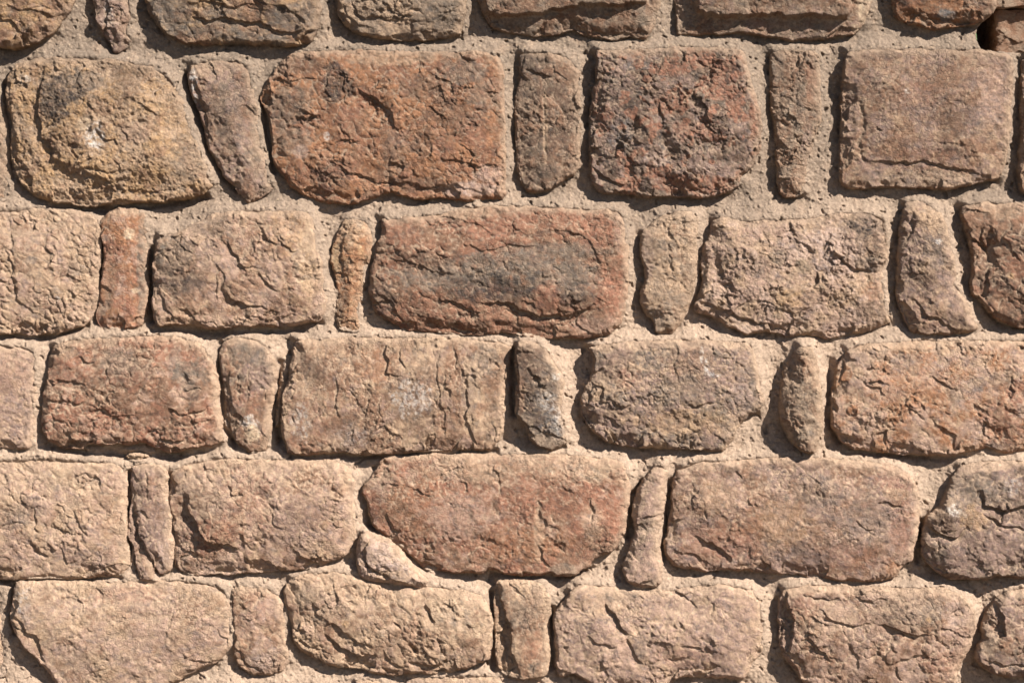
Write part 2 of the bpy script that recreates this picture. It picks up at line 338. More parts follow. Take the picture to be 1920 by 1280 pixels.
st('stone', [(294,447),(289,475),(286,506),(287,537),(284,569),(286,594),(297,610),(328,608),(359,610),(400,617),(437,613),(481,611),(528,612),(569,606),(600,600),(609,581),(612,553),(608,522),(606,491),(597,475),(592,437),(587,406),(575,396),(512,395),(450,395),(400,400),(359,423),(319,440)], 36,
   'block grey at its cut left shoulder and pale pink with hollows on the right', chip=(27,3.2), an=(35,1.3), und=4, R=10, dust=.42, c=['pink','brown','tan'],
   pat=[(325,480,38,45,'grey',.8),(345,505,40,50,'umber',.6),(350,535,40,16,'dark',.5),(400,425,40,24,'grey',.5),(575,480,24,70,'cream',.5),(540,430,30,40,'ochre',.45),(580,520,20,40,'ochre',.4)],
   f=[('s',[(428,455),(440,480),(462,508)],16,6),('s',[(420,530),(432,560),(460,570),(500,572)],16,6),('s',[(410,495),(425,520),(428,545)],12,3),('s',[(300,545),(312,570),(328,600)],12,4),('s',[(335,575),(360,588),(378,608)],12,5),('s',[(525,450),(545,468),(560,468)],10,4),('s',[(490,510),(505,540),(520,545)],12,4),('s',[(452,590),(500,598),(560,590)],10,3)])
st('spacer_stone', [(644,412),(637,428),(625,453),(620,484),(628,519),(633,544),(631,575),(631,606),(637,617),(666,622),(673,619),(675,587),(683,553),(686,522),(684,500),(697,484),(700,453),(698,422),(687,411),(660,409)], 22,
   'slim crooked yellow orange stone between two large blocks', chip=(24,1.8), rg=.9, und=3, R=9, dust=.2, c=['orange','tan','ochre'],
   pat=[(660,570,24,60,'orange',.7),(632,480,8,34,'green',.5),(660,430,30,24,'cream',.4),(635,580,5,30,'umber',.6)], f=[('s',[(645,445),(640,480),(645,515)],9,5),('s',[(640,600),(655,603),(668,612)],8,4)])
st('stone', [(716,410),(716,434),(706,459),(700,484),(694,512),(692,544),(697,575),(709,588),(731,601),(762,617),(809,621),(856,626),(903,628),(947,622),(978,629),(1041,634),(1087,634),(1144,628),(1160,609),(1173,581),(1179,550),(1181,491),(1177,450),(1173,412),(1166,396),(1134,392),(1056,388),(962,384),(900,386),(856,393),(809,402),(762,408)], 34,
   'large dark red and grey block with a deep ledge along its foot, at the centre', chip=(27,2.6), an=(12,1.5), und=5, R=12, dust=.16, c=['red','brown','umber'],
   pat=[(850,520,120,28,'grey',.75),(960,500,140,26,'grey',.7),(1050,530,90,34,'grey',.65),(1040,470,110,16,'grey',.6),(930,540,90,24,'dark',.65),(800,490,60,20,'umber',.6),(1080,555,40,24,'dark',.5),(1075,500,30,40,'grey',.5),(1150,560,30,60,'brick',.7),(1125,430,34,30,'brick',.9),(1010,410,120,20,'brick',.5),(920,430,60,20,'brick',.7),(720,560,20,40,'dark',.5),(1160,430,12,40,'pink',.4),(870,400,60,12,'tan',.5),(1120,610,60,16,'pink',.5),(1025,555,26,24,'brick',.7),(740,430,30,26,'brick',.5)],
   f=[('s',[(900,565),(935,563),(970,572),(1010,592),(1060,590),(1100,578),(1115,565)],20,11),('s',[(815,560),(860,568),(890,588),(915,583)],14,6),('s',[(700,545),(730,562),(745,590),(780,605)],12,4),('s',[(735,480),(780,497),(820,508),(860,512)],18,3),('g',[(880,490),(930,505),(960,500)],8,2.5),('s',[(1035,425),(1090,440),(1118,465),(1128,500)],26,3),('s',[(940,575),(975,590),(972,612)],10,4),('s',[(1088,590),(1085,605),(1108,625)],10,4),('s',[(860,450),(905,470),(960,460),(1010,462)],16,3),('b',1040,540,60,30,4)])
st('spacer_stone', [(1241,406),(1222,421),(1203,437),(1202,469),(1209,497),(1212,525),(1203,544),(1202,569),(1212,588),(1228,601),(1231,624),(1262,622),(1278,604),(1288,581),(1298,550),(1306,506),(1307,444),(1309,410),(1297,396),(1269,396)], 34,
   'upright tan stone with a cracked scaly right side in the third course', chip=(24,1.2), lobe=.2, rg=1.0, und=3, R=10, dust=.45, c=['mold','tan','brown'],
   pat=[(1215,480,12,50,'mauve',.5)],
   f=[('g',[(1276,410),(1278,440),(1268,465)],4,4),('g',[(1255,430),(1254,480),(1262,520)],3,3),('g',[(1282,450),(1274,500),(1280,540)],3,3),('s',[(1235,410),(1228,425),(1210,430)],6,4),('s',[(1225,590),(1245,585),(1265,590)],8,4)])
st('stone', [(1338,412),(1331,444),(1319,459),(1316,494),(1319,525),(1312,550),(1303,569),(1303,581),(1331,592),(1362,607),(1400,628),(1431,620),(1478,629),(1525,629),(1556,634),(1603,626),(1641,617),(1672,602),(1668,581),(1662,550),(1659,525),(1660,500),(1664,469),(1666,434),(1661,409),(1631,397),(1587,397),(1525,408),(1462,412),(1400,412),(1355,405)], 32,
   'crumbly ochre and pink block with a dark knobbed corner, the roughest in the wall', chip=(27,3.6), lobe=.5, rg=2.0, und=6, R=16, dust=.3, c=['pink','tan','lightpink'], rough=1,
   pat=[(1625,425,44,32,'dark',.9),(1645,465,26,26,'umber',.9),(1630,495,30,16,'grey',.7),(1560,470,40,50,'lightpink',.8),(1500,460,44,30,'lightpink',.5),(1460,480,16,16,'grey',.6),(1505,500,20,14,'green',.5),(1420,500,20,24,'grey',.4),(1640,585,30,22,'umber',.7),(1500,560,50,16,'ochre',.6),(1640,545,24,18,'orange',.5),(1520,560,24,14,'mauve',.6)],
   f=[('b',1635,455,40,50,14),('s',[(1555,450),(1570,480),(1600,500),(1640,512)],14,7),('s',[(1490,440),(1520,465),(1530,490)],10,4),('s',[(1310,560),(1350,580),(1420,600),(1500,610)],14,6),('b',1345,500,12,22,-6),('b',1365,540,14,12,-7),('b',1555,520,50,20,-3)])
st('spacer_stone', [(1700,382),(1694,400),(1690,425),(1688,453),(1685,484),(1683,519),(1683,550),(1689,575),(1699,600),(1712,623),(1741,627),(1775,626),(1828,623),(1834,615),(1822,581),(1809,553),(1795,537),(1791,491),(1783,444),(1769,406),(1744,381),(1716,376)], 40,
   'curved mauve brown stone leaning right in the third course', chip=(28,1.5), lobe=.2, rg=1.0, und=5, R=16, dust=.25, c=['mauve','umber','tan'],
   pat=[(1745,410,34,26,'tan',.7),(1760,470,30,40,'grey',.5),(1757,453,10,6,'white',.6),(1740,590,30,30,'brown',.5),(1790,560,20,40,'mauve',.5)],
   f=[('b',1735,560,16,34,-5),('s',[(1714,400),(1712,430),(1700,455)],8,6),('s',[(1715,555),(1735,585),(1765,605),(1800,618)],12,6)])
st('stone', [(1806,386),(1805,406),(1812,434),(1819,450),(1825,475),(1826,500),(1822,525),(1823,550),(1837,566),(1853,582),(1875,603),(1900,612),(1930,614),(2030,610),(2070,500),(2050,400),(1920,382),(1840,379)], 40,
   'dark red brown block with a deep black hollow cut by the right edge', chip=(25,3.0), und=6, R=13, dust=.15, c=['umber','brown','red'],
   pat=[(1825,410,18,26,'brown',.6),(1893,517,8,6,'ochre',1),(1908,500,16,24,'red',.8),(1880,400,40,14,'tan',.4),(1850,430,10,30,'umber',.5)],
   f=[('b',1852,465,16,32,-18),('s',[(1848,425),(1842,450),(1855,480)],10,8),('s',[(1865,488),(1850,520),(1853,560)],12,7),('s',[(1900,430),(1880,450),(1895,470)],12,4),('b',1835,545,14,20,-6)])

# ---- fourth course
st('stone', [(-120,645),(0,644),(55,650),(70,663),(70,700),(66,760),(62,810),(55,842),(30,844),(0,837),(-120,840)], 24,
   'smooth pink mauve block cut by the left edge in the fourth course', chip=(34,1.5), und=2.5, R=10, dust=.45, c=['pink','mauve','tan'],
   pat=[(40,790,20,40,'mauve',.5),(20,700,30,40,'brown',.35)], f=[('s',[(46,670),(50,720),(48,780)],-0,0.01)])
st('stone', [(100,646),(94,664),(89,689),(83,720),(78,751),(77,782),(78,807),(88,826),(116,839),(153,844),(162,833),(219,833),(269,830),(291,837),(312,848),(337,848),(359,841),(391,836),(416,831),(416,795),(410,754),(409,714),(403,676),(375,645),(337,629),(266,627),(219,630),(141,633)], 33,
   'rounded brick brown block with knuckled chips, leftmost full block of the fourth course', chip=(25,2.8), an=(-10,1.3), und=4, R=15, dust=.27, c=['brown','brick','pink'],
   pat=[(220,680,40,30,'grey',.6),(250,700,60,24,'umber',.4),(355,700,30,30,'grey',.7),(365,740,14,14,'dark',.5),(330,680,14,30,'grey',.5),(120,700,40,24,'brick',.5),(280,640,40,14,'brick',.6),(120,660,26,14,'tan',.5),(200,790,80,24,'brick',.3)],
   f=[('s',[(90,712),(125,714),(165,722)],14,4),('s',[(130,742),(138,758),(160,745)],9,4),('s',[(85,745),(110,752),(130,756)],12,4),('s',[(160,770),(185,765),(220,780),(260,775)],14,3),('s',[(320,765),(350,775),(375,768),(400,760)],12,5),('s',[(290,800),(300,822),(330,826),(345,815)],12,6),('s',[(350,760),(365,790),(400,785)],10,3),('s',[(148,668),(160,680),(175,675)],10,4),('s',[(348,728),(375,728)],7,4)])
st('spacer_stone', [(419,643),(409,673),(416,701),(420,726),(422,754),(425,782),(437,814),(450,836),(469,848),(497,843),(506,807),(512,745),(519,698),(513,667),(492,641),(456,631),(432,633)], 29,
   'narrow brown stone with a bright white crystal patch near its foot', chip=(24,2.2), an=(90,1.8), und=3, R=11, dust=.3, c=['brown','mauve','grey'],
   pat=[(470,662,34,26,'grey',.7),(466,750,24,24,'brick',.4),(468,792,18,16,'white',1),(475,812,16,16,'cream',.8)],
   f=[('s',[(432,690),(430,730),(440,780)],14,4),('g',[(445,700),(446,740)],3,2)])
st('chip_stone', [(527,690),(522,720),(516,750),(514,780),(512,800),(521,803),(526,772),(534,735),(537,705)], 12,
   'thin flake stuck in the joint left of the streaked block', chip=(12,2), und=2, R=5, dust=.6, c=['tan','brown','tan'])
st('stone', [(553,638),(550,657),(544,682),(541,714),(531,732),(528,761),(527,792),(529,820),(541,850),(584,854),(637,848),(675,852),(731,852),(778,848),(841,844),(881,841),(919,844),(932,832),(947,807),(950,745),(954,682),(957,651),(944,639),(900,636),(825,631),(700,631),(606,634)], 34,
   'wide block streaked with vertical ribs and white specks in the fourth course', chip=(26,2.6), an=(88,1.7), und=3, R=9, dust=.36, c=['brown','tan','mauve'],
   pat=[(590,690,26,30,'umber',.6),(700,690,36,40,'orange',.4),(580,800,40,60,'brick',.35),(780,740,50,70,'umber',.45),(565,790,20,36,'white',.5),(775,745,40,36,'white',.5),(660,815,30,20,'white',.35),(910,670,26,40,'grey',.6),(880,720,20,60,'grey',.35),(655,820,40,30,'mauve',.4),(925,790,20,40,'umber',.4),(690,720,14,10,'cream',.5)],
   f=[('g',[(656,650),(655,680),(660,690)],4,4),('s',[(728,640),(726,675),(728,700),(750,703)],12,6),('s',[(752,650),(752,675),(765,690)],9,4),('s',[(825,645),(824,690),(826,740),(838,790),(835,830)],14,3),('s',[(852,650),(860,680),(852,700)],10,4),('s',[(880,700),(876,760),(880,810),(905,835)],14,5),('s',[(631,700),(633,745),(640,790)],12,3),('g',[(840,735),(838,765)],4,4),('s',[(716,740),(716,790)],9,2.5),('s',[(545,775),(556,790)],9,3)])
st('spacer_stone', [(966,650),(967,682),(970,714),(967,754),(967,776),(976,787),(989,800),(995,823),(1014,837),(1037,846),(1063,833),(1063,807),(1057,770),(1057,729),(1054,698),(1033,670),(1016,645),(991,639),(971,641)], 43,
   'dark grey pointed stone with white lichen and a sandy underside', z=(-.12,0), chip=(18,3.0), und=3, R=9, dust=.1, c=['umber','grey','dark'],
   pat=[(1000,770,30,40,'dark',.6),(1040,800,26,30,'blue',.5),(1030,750,24,20,'white',.45),(1050,790,12,30,'white',.5),(1005,680,30,40,'umber',.5),(1045,705,10,8,'white',.7),(1010,825,40,18,'mold',.8),(985,790,18,16,'mold',.6),(975,740,10,40,'brown',.6)],
   f=[('s',[(975,785),(1000,800),(1030,812),(1060,820)],10,4)])
st('stone', [(1103,650),(1113,665),(1112,690),(1109,711),(1097,726),(1089,751),(1091,776),(1103,795),(1119,814),(1137,829),(1181,837),(1231,840),(1275,841),(1322,844),(1359,844),(1376,822),(1388,797),(1402,780),(1422,771),(1434,754),(1428,714),(1421,682),(1415,652),(1395,641),(1330,637),(1240,637),(1170,640)], 40,
   'grey block with a thin white scratch near its upper right corner', chip=(25,2.6), rg=1.6, und=4, R=12, dust=.32, c=['mauve','grey','tan'],
   pat=[(1165,685,30,26,'umber',.5),(1175,710,30,20,'brick',.4),(1290,690,40,60,'brown',.5),(1290,730,40,30,'grey',.5),(1390,740,30,34,'lightpink',.5),(1315,665,4,16,'white',.9),(1323,690,5,16,'white',.9),(1335,702,16,6,'white',.6),(1390,695,20,40,'mauve',.5),(1390,760,30,30,'mauve',.4),(1150,770,30,20,'umber',.4),(1290,790,80,24,'ochre',.4),(1110,730,20,20,'tan',.5)],
   f=[('s',[(1110,712),(1135,725),(1130,750),(1145,756)],12,6),('s',[(1285,755),(1310,760),(1335,755)],14,6),('b',1300,790,60,20,-4),('s',[(1340,812),(1355,825),(1362,840)],8,4),('s',[(1130,775),(1160,795),(1175,785)],10,4),('g',[(1155,752),(1200,752)],4,3),('s',[(1275,640),(1268,680),(1275,720)],12,2.5)])
st('spacer_stone', [(1501,650),(1488,664),(1474,690),(1467,715),(1466,735),(1462,755),(1467,796),(1484,828),(1512,849),(1527,848),(1537,823),(1543,776),(1538,729),(1532,682),(1522,652)], 54,
   'small rough stone just left of the long apricot block', chip=(16,2.4), rg=1.8, und=3, R=30, dust=.3, c=['mold','brown','grey'], rough=1, dome=6, z=(.18,0),
   f=[('b',1480,695,24,30,-13)])

st('stone', [(1589,655),(1575,682),(1566,707),(1561,729),(1562,745),(1559,776),(1562,801),(1578,826),(1600,842),(1644,846),(1681,852),(1728,852),(1781,855),(1831,844),(1853,839),(1878,849),(1930,843),(2010,840),(2040,740),(2015,650),(1920,637),(1760,637),(1690,640),(1650,644),(1612,648)], 38,
   'long apricot block with a rounded left end in the fourth course', chip=(19,2.8), und=3.5, R=12, dust=.32, c=['pink','orange','tan'],
   pat=[(1700,720,80,50,'orange',.45),(1650,665,50,14,'grey',.35),(1690,680,30,20,'blue',.4),(1830,720,20,16,'blue',.4),(1790,740,14,20,'grey',.5),(1880,710,30,24,'umber',.5),(1905,735,24,24,'brick',.7),(1880,790,40,40,'brick',.5),(1740,650,100,12,'tan',.5),(1870,835,20,10,'dark',.5)],
   f=[('s',[(1582,670),(1580,700),(1576,720)],14,7),('b',1875,815,16,16,-7),('s',[(1895,705),(1898,735),(1893,750)],10,5),('s',[(1625,715),(1650,730),(1655,745)],9,4),('s',[(1640,812),(1665,808),(1662,835)],10,6),('s',[(1770,800),(1790,815),(1795,840)],12,5),('s',[(1740,700),(1765,715),(1790,735)],10,4),('s',[(1585,820),(1588,835)],9,4),('s',[(1850,790),(1855,810)],12,4),('s',[(1770,770),(1785,775),(1790,765)],8,3)])

# ---- fifth course
st('stone', [(-140,862),(0,860),(94,857),(175,864),(219,868),(240,878),(236,927),(236,974),(240,1020),(240,1062),(225,1078),(187,1081),(134,1086),(78,1084),(31,1086),(0,1087),(-140,1086)], 25,
   'pale block with a scaly lower half at the left edge in the fifth course', chip=(23,2.9), und=3.5, R=15, dust=.52, c=['pink','tan','brown'],
   pat=[(55,950,30,20,'dark',.45),(30,970,30,20,'grey',.5),(110,900,40,20,'green',.3),(180,1050,50,20,'mauve',.5),(200,960,30,40,'brown',.25)],
   f=[('s',[(60,1010),(68,1030),(90,1040)],10,5),('s',[(70,950),(70,980),(74,1000)],9,4),('s',[(95,980),(120,995),(155,1000)],10,4),('s',[(140,955),(148,985),(162,1000)],10,3),('s',[(195,1055),(210,1070),(232,1072)],9,3),('s',[(62,905),(58,925)],8,3),('s',[(110,1020),(125,1050),(150,1050)],9,3)])
st('chip_stone', [(231,855),(240,850),(262,848),(278,855),(270,863),(252,866),(238,862)], 17,
   'flat pebble bedded in the mortar under the knuckled block', chip=(18,1.5), und=1.5, R=6, dust=.3, c=['tan','grey','tan'])
st('spacer_stone', [(245,873),(244,901),(247,932),(241,957),(239,995),(242,1008),(250,1030),(255,1061),(265,1087),(283,1086),(287,1068),(284,1049),(291,1067),(303,1079),(319,1071),(325,1036),(322,989),(316,942),(312,905),(310,880),(298,870),(272,867)], 28,
   'narrow mauve stone forked at its foot in the fifth course', chip=(24,2.2), an=(85,1.6), und=4, R=9, dust=.35, c=['mauve','pink','brown'],
   pat=[(305,1040,14,30,'lightpink',.5),(262,1000,10,20,'mauve',.5),(285,930,20,40,'brown',.3)],
   f=[('s',[(252,940),(256,970),(258,1000),(275,1030),(284,1036),(285,1060)],14,10),('s',[(275,880),(280,910),(282,945)],10,2.5)])
st('stone', [(322,884),(316,901),(316,932),(322,973),(325,1011),(327,1055),(338,1072),(362,1079),(394,1075),(431,1078),(480,1072),(528,1069),(578,1067),(612,1056),(650,1040),(664,1010),(666,974),(662,927),(668,901),(650,872),(625,862),(544,860),(450,857),(406,857),(350,867)], 32,
   'pillowed pink brown block swelling at centre in the fifth course', chip=(26,2.2), und=4, R=22, dust=.38, c=['pink','brown','tan'],
   pat=[(400,1000,50,34,'brick',.6),(400,950,40,30,'umber',.4),(560,970,60,50,'mauve',.5),(470,940,40,50,'brick',.3),(350,910,30,26,'mold',.4),(600,1030,40,20,'tan',.4),(345,970,14,50,'umber',.4)],
   f=[('s',[(350,925),(358,960),(375,1000),(410,1020),(450,1018)],24,12),('b',400,975,48,52,9),('b',560,960,60,60,6),('s',[(428,908),(438,925),(455,925)],9,5),('s',[(515,940),(514,980),(540,990)],14,3),('s',[(545,1030),(580,1048),(612,1038)],12,5),('s',[(625,980),(645,990)],12,4),('s',[(345,880),(350,900)],8,3),('s',[(325,990),(345,1030),(380,1040)],12,4)])
st('chip_stone', [(675,1003),(669,1021),(667,1055),(678,1080),(697,1091),(731,1092),(762,1099),(791,1103),(804,1092),(800,1083),(786,1074),(778,1061),(756,1036),(731,1014),(706,1000),(687,997)], 42,
   'small pale triangular stone wedged under the big red block', chip=(20,2.8), und=5, R=15, dust=.45, c=['lightpink','mauve','tan'],
   pat=[(710,1035,26,20,'lightpink',.8),(740,1080,40,12,'tan',.6)], f=[('s',[(698,1010),(688,1030),(692,1055),(710,1075),(750,1085)],12,9)])
st('stone', [(722,856),(700,886),(681,911),(679,925),(689,941),(690,964),(698,983),(708,992),(731,1010),(750,1028),(778,1048),(797,1069),(825,1068),(856,1075),(897,1075),(919,1068),(950,1075),(962,1078),(1003,1081),(1034,1072),(1044,1081),(1075,1080),(1100,1064),(1119,1046),(1159,1026),(1173,999),(1177,958),(1183,917),(1178,885),(1169,869),(1150,860),(1056,851),(962,850),(825,852),(747,853)], 32,
   'large flat brick red block tapering to its foot, right of the small triangular stone', chip=(30,1.8), lobe=.35, und=3.5, R=9, dust=.30, c=['brick','brown','pink'],
   pat=[(900,880,120,24,'tan',.5),(1080,880,90,24,'cream',.45),(780,950,60,60,'orange',.35),(860,970,60,50,'pink',.55),(1000,930,60,50,'red',.6),(1060,930,40,40,'red',.6),(980,1020,90,34,'orange',.5),(1150,960,26,50,'brick',.7),(1060,1068,30,14,'mold',.7),(1110,980,24,40,'tan',.4),(1010,1000,10,60,'tan',.5),(920,900,60,40,'umber',.2)],
   f=[('s',[(728,962),(738,990),(748,1015)],10,5),('s',[(862,895),(876,905),(882,925)],8,4),('s',[(943,868),(940,890),(937,930)],8,3),('s',[(1108,930),(1118,960),(1112,985)],12,4),('s',[(970,985),(978,1005)],7,3),('s',[(1010,1020),(1015,1045),(1030,1062)],8,4),('s',[(1015,955),(1025,980),(1050,990)],10,3),('g',[(1000,895),(1008,950),(1015,1000),(1055,1030)],6,2.5),('s',[(695,890),(712,880),(720,870)],9,3),('g',[(935,1022),(905,1010),(890,1000)],4,2)])
st('spacer_stone', [(1237,871),(1222,880),(1206,901),(1194,923),(1187,948),(1187,967),(1192,982),(1191,999),(1184,1021),(1175,1046),(1168,1067),(1175,1087),(1191,1098),(1228,1101),(1239,1089),(1242,1067),(1238,1042),(1235,1014),(1237,983),(1247,949),(1247,920),(1254,889),(1250,873)], 40,
   'smooth mauve stone shaped like a bottle with a waist', chip=(32,1.1), lobe=.15, und=4, R=18, dust=.28, c=['mauve','pink','mold'],
   pat=[(1215,985,24,14,'mold',.7)], f=[('s',[(1205,968),(1220,963),(1240,960)],9,5),('b',1215,988,26,12,-6)])
st('stone', [(1271,880),(1263,905),(1260,932),(1258,967),(1252,999),(1246,1020),(1248,1040),(1256,1052),(1268,1061),(1291,1067),(1337,1070),(1400,1069),(1431,1073),(1487,1076),(1541,1084),(1594,1090),(1650,1089),(1681,1081),(1690,1064),(1712,1046),(1718,1021),(1724,974),(1724,927),(1715,899),(1692,879),(1650,868),(1587,860),(1494,856),(1400,860),(1306,865)], 38,
   'longest mauve pink block with a rust spot at its lower right corner', chip=(29,1.4), lobe=.3, rg=.8, und=3.5, R=11, dust=.28, c=['mauve','brown','pink'],
   pat=[(1345,1015,70,40,'brick',.45),(1340,930,50,30,'ochre',.3),(1675,1065,16,12,'orange',1),(1680,900,40,34,'brick',.5),(1600,1040,60,30,'brick',.35),(1460,980,60,50,'ochre',.3),(1530,920,60,30,'grey',.4),(1620,980,60,50,'grey',.35),(1680,925,30,12,'tan',.6),(1410,1000,20,60,'brick',.35),(1530,870,60,12,'umber',.4),(1500,1030,16,14,'dark',.4),(1690,990,24,50,'brick',.4),(1370,880,16,8,'dark',.5)],
   f=[('s',[(1298,1000),(1320,1012),(1355,1028),(1375,1052)],12,8),('s',[(1378,880),(1390,893)],6,5),('s',[(1262,1030),(1300,1040),(1340,1060)],12,3),('s',[(1645,940),(1670,948),(1690,945)],8,4),('s',[(1320,958),(1326,975)],6,4),('s',[(1500,905),(1512,920)],8,3),('b',1258,960,10,60,-4),('s',[(1600,970),(1620,990),(1640,985)],10,2.5)])
st('stone', [(1803,871),(1787,895),(1778,915),(1769,932),(1762,948),(1744,964),(1731,989),(1727,1011),(1730,1030),(1738,1051),(1753,1068),(1775,1084),(1819,1086),(1853,1086),(1875,1078),(1930,1086),(2040,1080),(2070,960),(2035,870),(1920,862),(1850,862)], 46,
   'knobbly grey brown boulder with a white fleck at the right edge', chip=(30,2.6), und=6, R=18, dust=.22, c=['mauve','umber','grey'],
   pat=[(1830,920,60,40,'grey',.6),(1785,955,16,12,'white',1),(1800,962,12,8,'white',.8),(1895,910,14,24,'white',.35),(1850,1020,60,40,'mauve',.7),(1820,970,30,26,'ochre',.5),(1760,985,30,20,'umber',.6),(1900,950,40,26,'umber',.5)],
   f=[('s',[(1838,920),(1848,945),(1880,955),(1930,945)],18,12),('s',[(1836,965),(1870,975),(1920,990)],14,7),('b',1770,960,34,24,9),('s',[(1735,975),(1760,1000),(1790,1005),(1815,985)],14,9),('b',1850,1035,70,30,5),('s',[(1790,890),(1780,920),(1770,935)],12,6),('s',[(1760,1010),(1768,1040)],10,4)])

# ---- sixth course
st('stone', [(-120,1095),(4,1100),(14,1130),(10,1170),(18,1210),(18,1245),(5,1272),(-120,1275)], 10,
   'sandy stone at the left edge of the sixth course, almost level with the mortar', chip=(26,1.4), und=2.5, R=12, dust=.75, c=['tan','pink','tan'])
st('stone', [(29,1090),(24,1108),(19,1136),(19,1167),(28,1189),(41,1211),(62,1230),(81,1249),(97,1271),(112,1288),(200,1305),(290,1300),(330,1278),(375,1253),(406,1240),(431,1218),(436,1192),(435,1146),(431,1111),(406,1095),(344,1086),(219,1090),(94,1088)], 29,
   'wide pale block with a whitened upper left corner in the sixth course', chip=(30,1.5), lobe=.3, an=(-5,1.4), und=3, R=11, dust=.52, c=['pink','tan','brown'],
   pat=[(42,1120,16,40,'white',.5),(50,1150,12,20,'lightpink',.6),(240,1115,70,16,'brick',.4),(250,1155,50,12,'brown',.4),(370,1130,60,20,'brown',.3),(235,1235,14,6,'dark',.5),(340,1200,60,30,'mauve',.3),(150,1230,20,20,'grey',.3)],
   f=[('s',[(30,1155),(50,1180),(70,1200),(88,1240)],14,6),('b',255,1155,36,10,-3),('s',[(355,1230),(380,1240),(405,1235)],9,4),('s',[(405,1180),(425,1195),(430,1215)],10,3),('s',[(195,1228),(205,1240)],8,3),('s',[(180,1100),(200,1115)],8,3)])
st('spacer_stone', [(433,1111),(434,1139),(437,1171),(441,1196),(437,1214),(441,1233),(453,1255),(469,1265),(497,1265),(528,1258),(541,1239),(538,1192),(535,1146),(525,1114),(497,1099),(450,1098)], 26,
   'squat upright pink stone between two wide pale blocks of the sixth course', chip=(20,2.4), und=3.5, R=12, dust=.35, c=['pink','brown','tan'],
   pat=[(475,1140,24,34,'brick',.3),(460,1190,24,20,'orange',.3),(490,1235,34,20,'lightpink',.6)],
   f=[('s',[(440,1215),(460,1240),(490,1258)],8,5),('s',[(448,1130),(458,1138),(470,1128)],8,3)])
st('stone', [(544,1086),(532,1105),(532,1130),(543,1155),(549,1186),(550,1205),(566,1224),(591,1234),(625,1250),(669,1253),(700,1262),(741,1267),(778,1261),(834,1262),(887,1250),(919,1233),(923,1192),(921,1146),(905,1117),(872,1105),(803,1100),(731,1095),(669,1080),(622,1071),(575,1074)], 33,
   'pale tan block gouged by slanting hollows in the sixth course', chip=(26,3.4), an=(40,1.5), und=5, R=16, dust=.42, c=['tan','brown','pink'],
   pat=[(580,1110,26,20,'grey',.35),(648,1168,8,7,'ochre',.9),(780,1190,50,40,'brown',.4),(830,1230,40,14,'umber',.3),(620,1140,40,30,'mauve',.3),(850,1150,60,40,'cream',.4)],
   f=[('s',[(612,1190),(640,1212),(670,1225),(705,1228)],18,11),('s',[(605,1160),(640,1175),(660,1195),(690,1210)],18,6),('s',[(800,1130),(810,1155),(820,1160)],10,8),('g',[(785,1155),(782,1180)],6,7),('s',[(735,1160),(752,1170),(752,1180)],9,6),('s',[(770,1240),(800,1243),(845,1238)],14,7),('s',[(780,1230),(760,1205)],8,5),('b',779,1215,4,4,-9),('s',[(585,1130),(600,1142),(608,1130)],9,5),('s',[(845,1130),(855,1145)],9,4),('s',[(825,1190),(832,1220),(842,1230)],9,4),('s',[(720,1215),(735,1240),(770,1248)],12,5),('s',[(725,1175),(735,1200)],8,3),('s',[(540,1140),(552,1190),(580,1210),(620,1225)],10,4)])
st('spacer_stone', [(931,1089),(928,1110),(927,1146),(928,1177),(929,1208),(934,1255),(952,1268),(978,1273),(1025,1269),(1031,1224),(1031,1161),(1031,1111),(1019,1091),(962,1087)], 33,
   'upright brick brown slab with layered crinkles down its left side', chip=(26,1.8), an=(85,1.5), und=2.5, R=8, dust=.40, c=['brown','tan','grey'],
   pat=[(980,1150,20,26,'grey',.5),(1000,1210,24,30,'brick',.5),(1005,1120,14,20,'mauve',.4),(940,1200,14,60,'tan',.6)],
   f=[('s',[(936,1100),(944,1140),(955,1175),(962,1220),(975,1262)],24,13),('g',[(935,1190),(945,1220),(940,1255)],4,5),('g',[(950,1200),(952,1235),(962,1262)],4,5)])
st('stone', [(1087,1095),(1068,1108),(1060,1124),(1041,1146),(1037,1161),(1041,1186),(1042,1217),(1041,1246),(1053,1268),(1077,1263),(1100,1276),(1125,1292),(1200,1300),(1245,1288),(1275,1271),(1320,1268),(1369,1272),(1400,1275),(1415,1239),(1432,1221),(1437,1177),(1429,1124),(1409,1104),(1350,1094),(1290,1100),(1260,1106),(1166,1102)], 34,
   'rose tan block with a sharp slanting gouge in the sixth course', chip=(30,2.2), und=5, R=12, dust=.4, c=['pink','mauve','tan'],
   pat=[(1165,1115,40,14,'grey',.4),(1250,1130,60,20,'mauve',.4),(1200,1210,14,30,'grey',.5),(1340,1190,70,40,'mauve',.4),(1130,1130,50,30,'tan',.5),(1280,1230,60,20,'brick',.25),(1060,1130,10,24,'mauve',.5)],
   f=[('s',[(1142,1130),(1152,1150),(1165,1170),(1178,1188)],18,10),('s',[(1108,1188),(1125,1207),(1160,1208)],9,4),('s',[(1180,1195),(1190,1225),(1210,1240)],14,5),('s',[(1278,1115),(1298,1108)],8,4),('s',[(1340,1130),(1334,1160)],7,4),('s',[(1275,1205),(1310,1210),(1330,1222)],9,4),('s',[(1245,1236),(1290,1230)],7,3),('s',[(1220,1180),(1228,1190)],8,5),('s',[(1240,1240),(1240,1215)],8,2)])
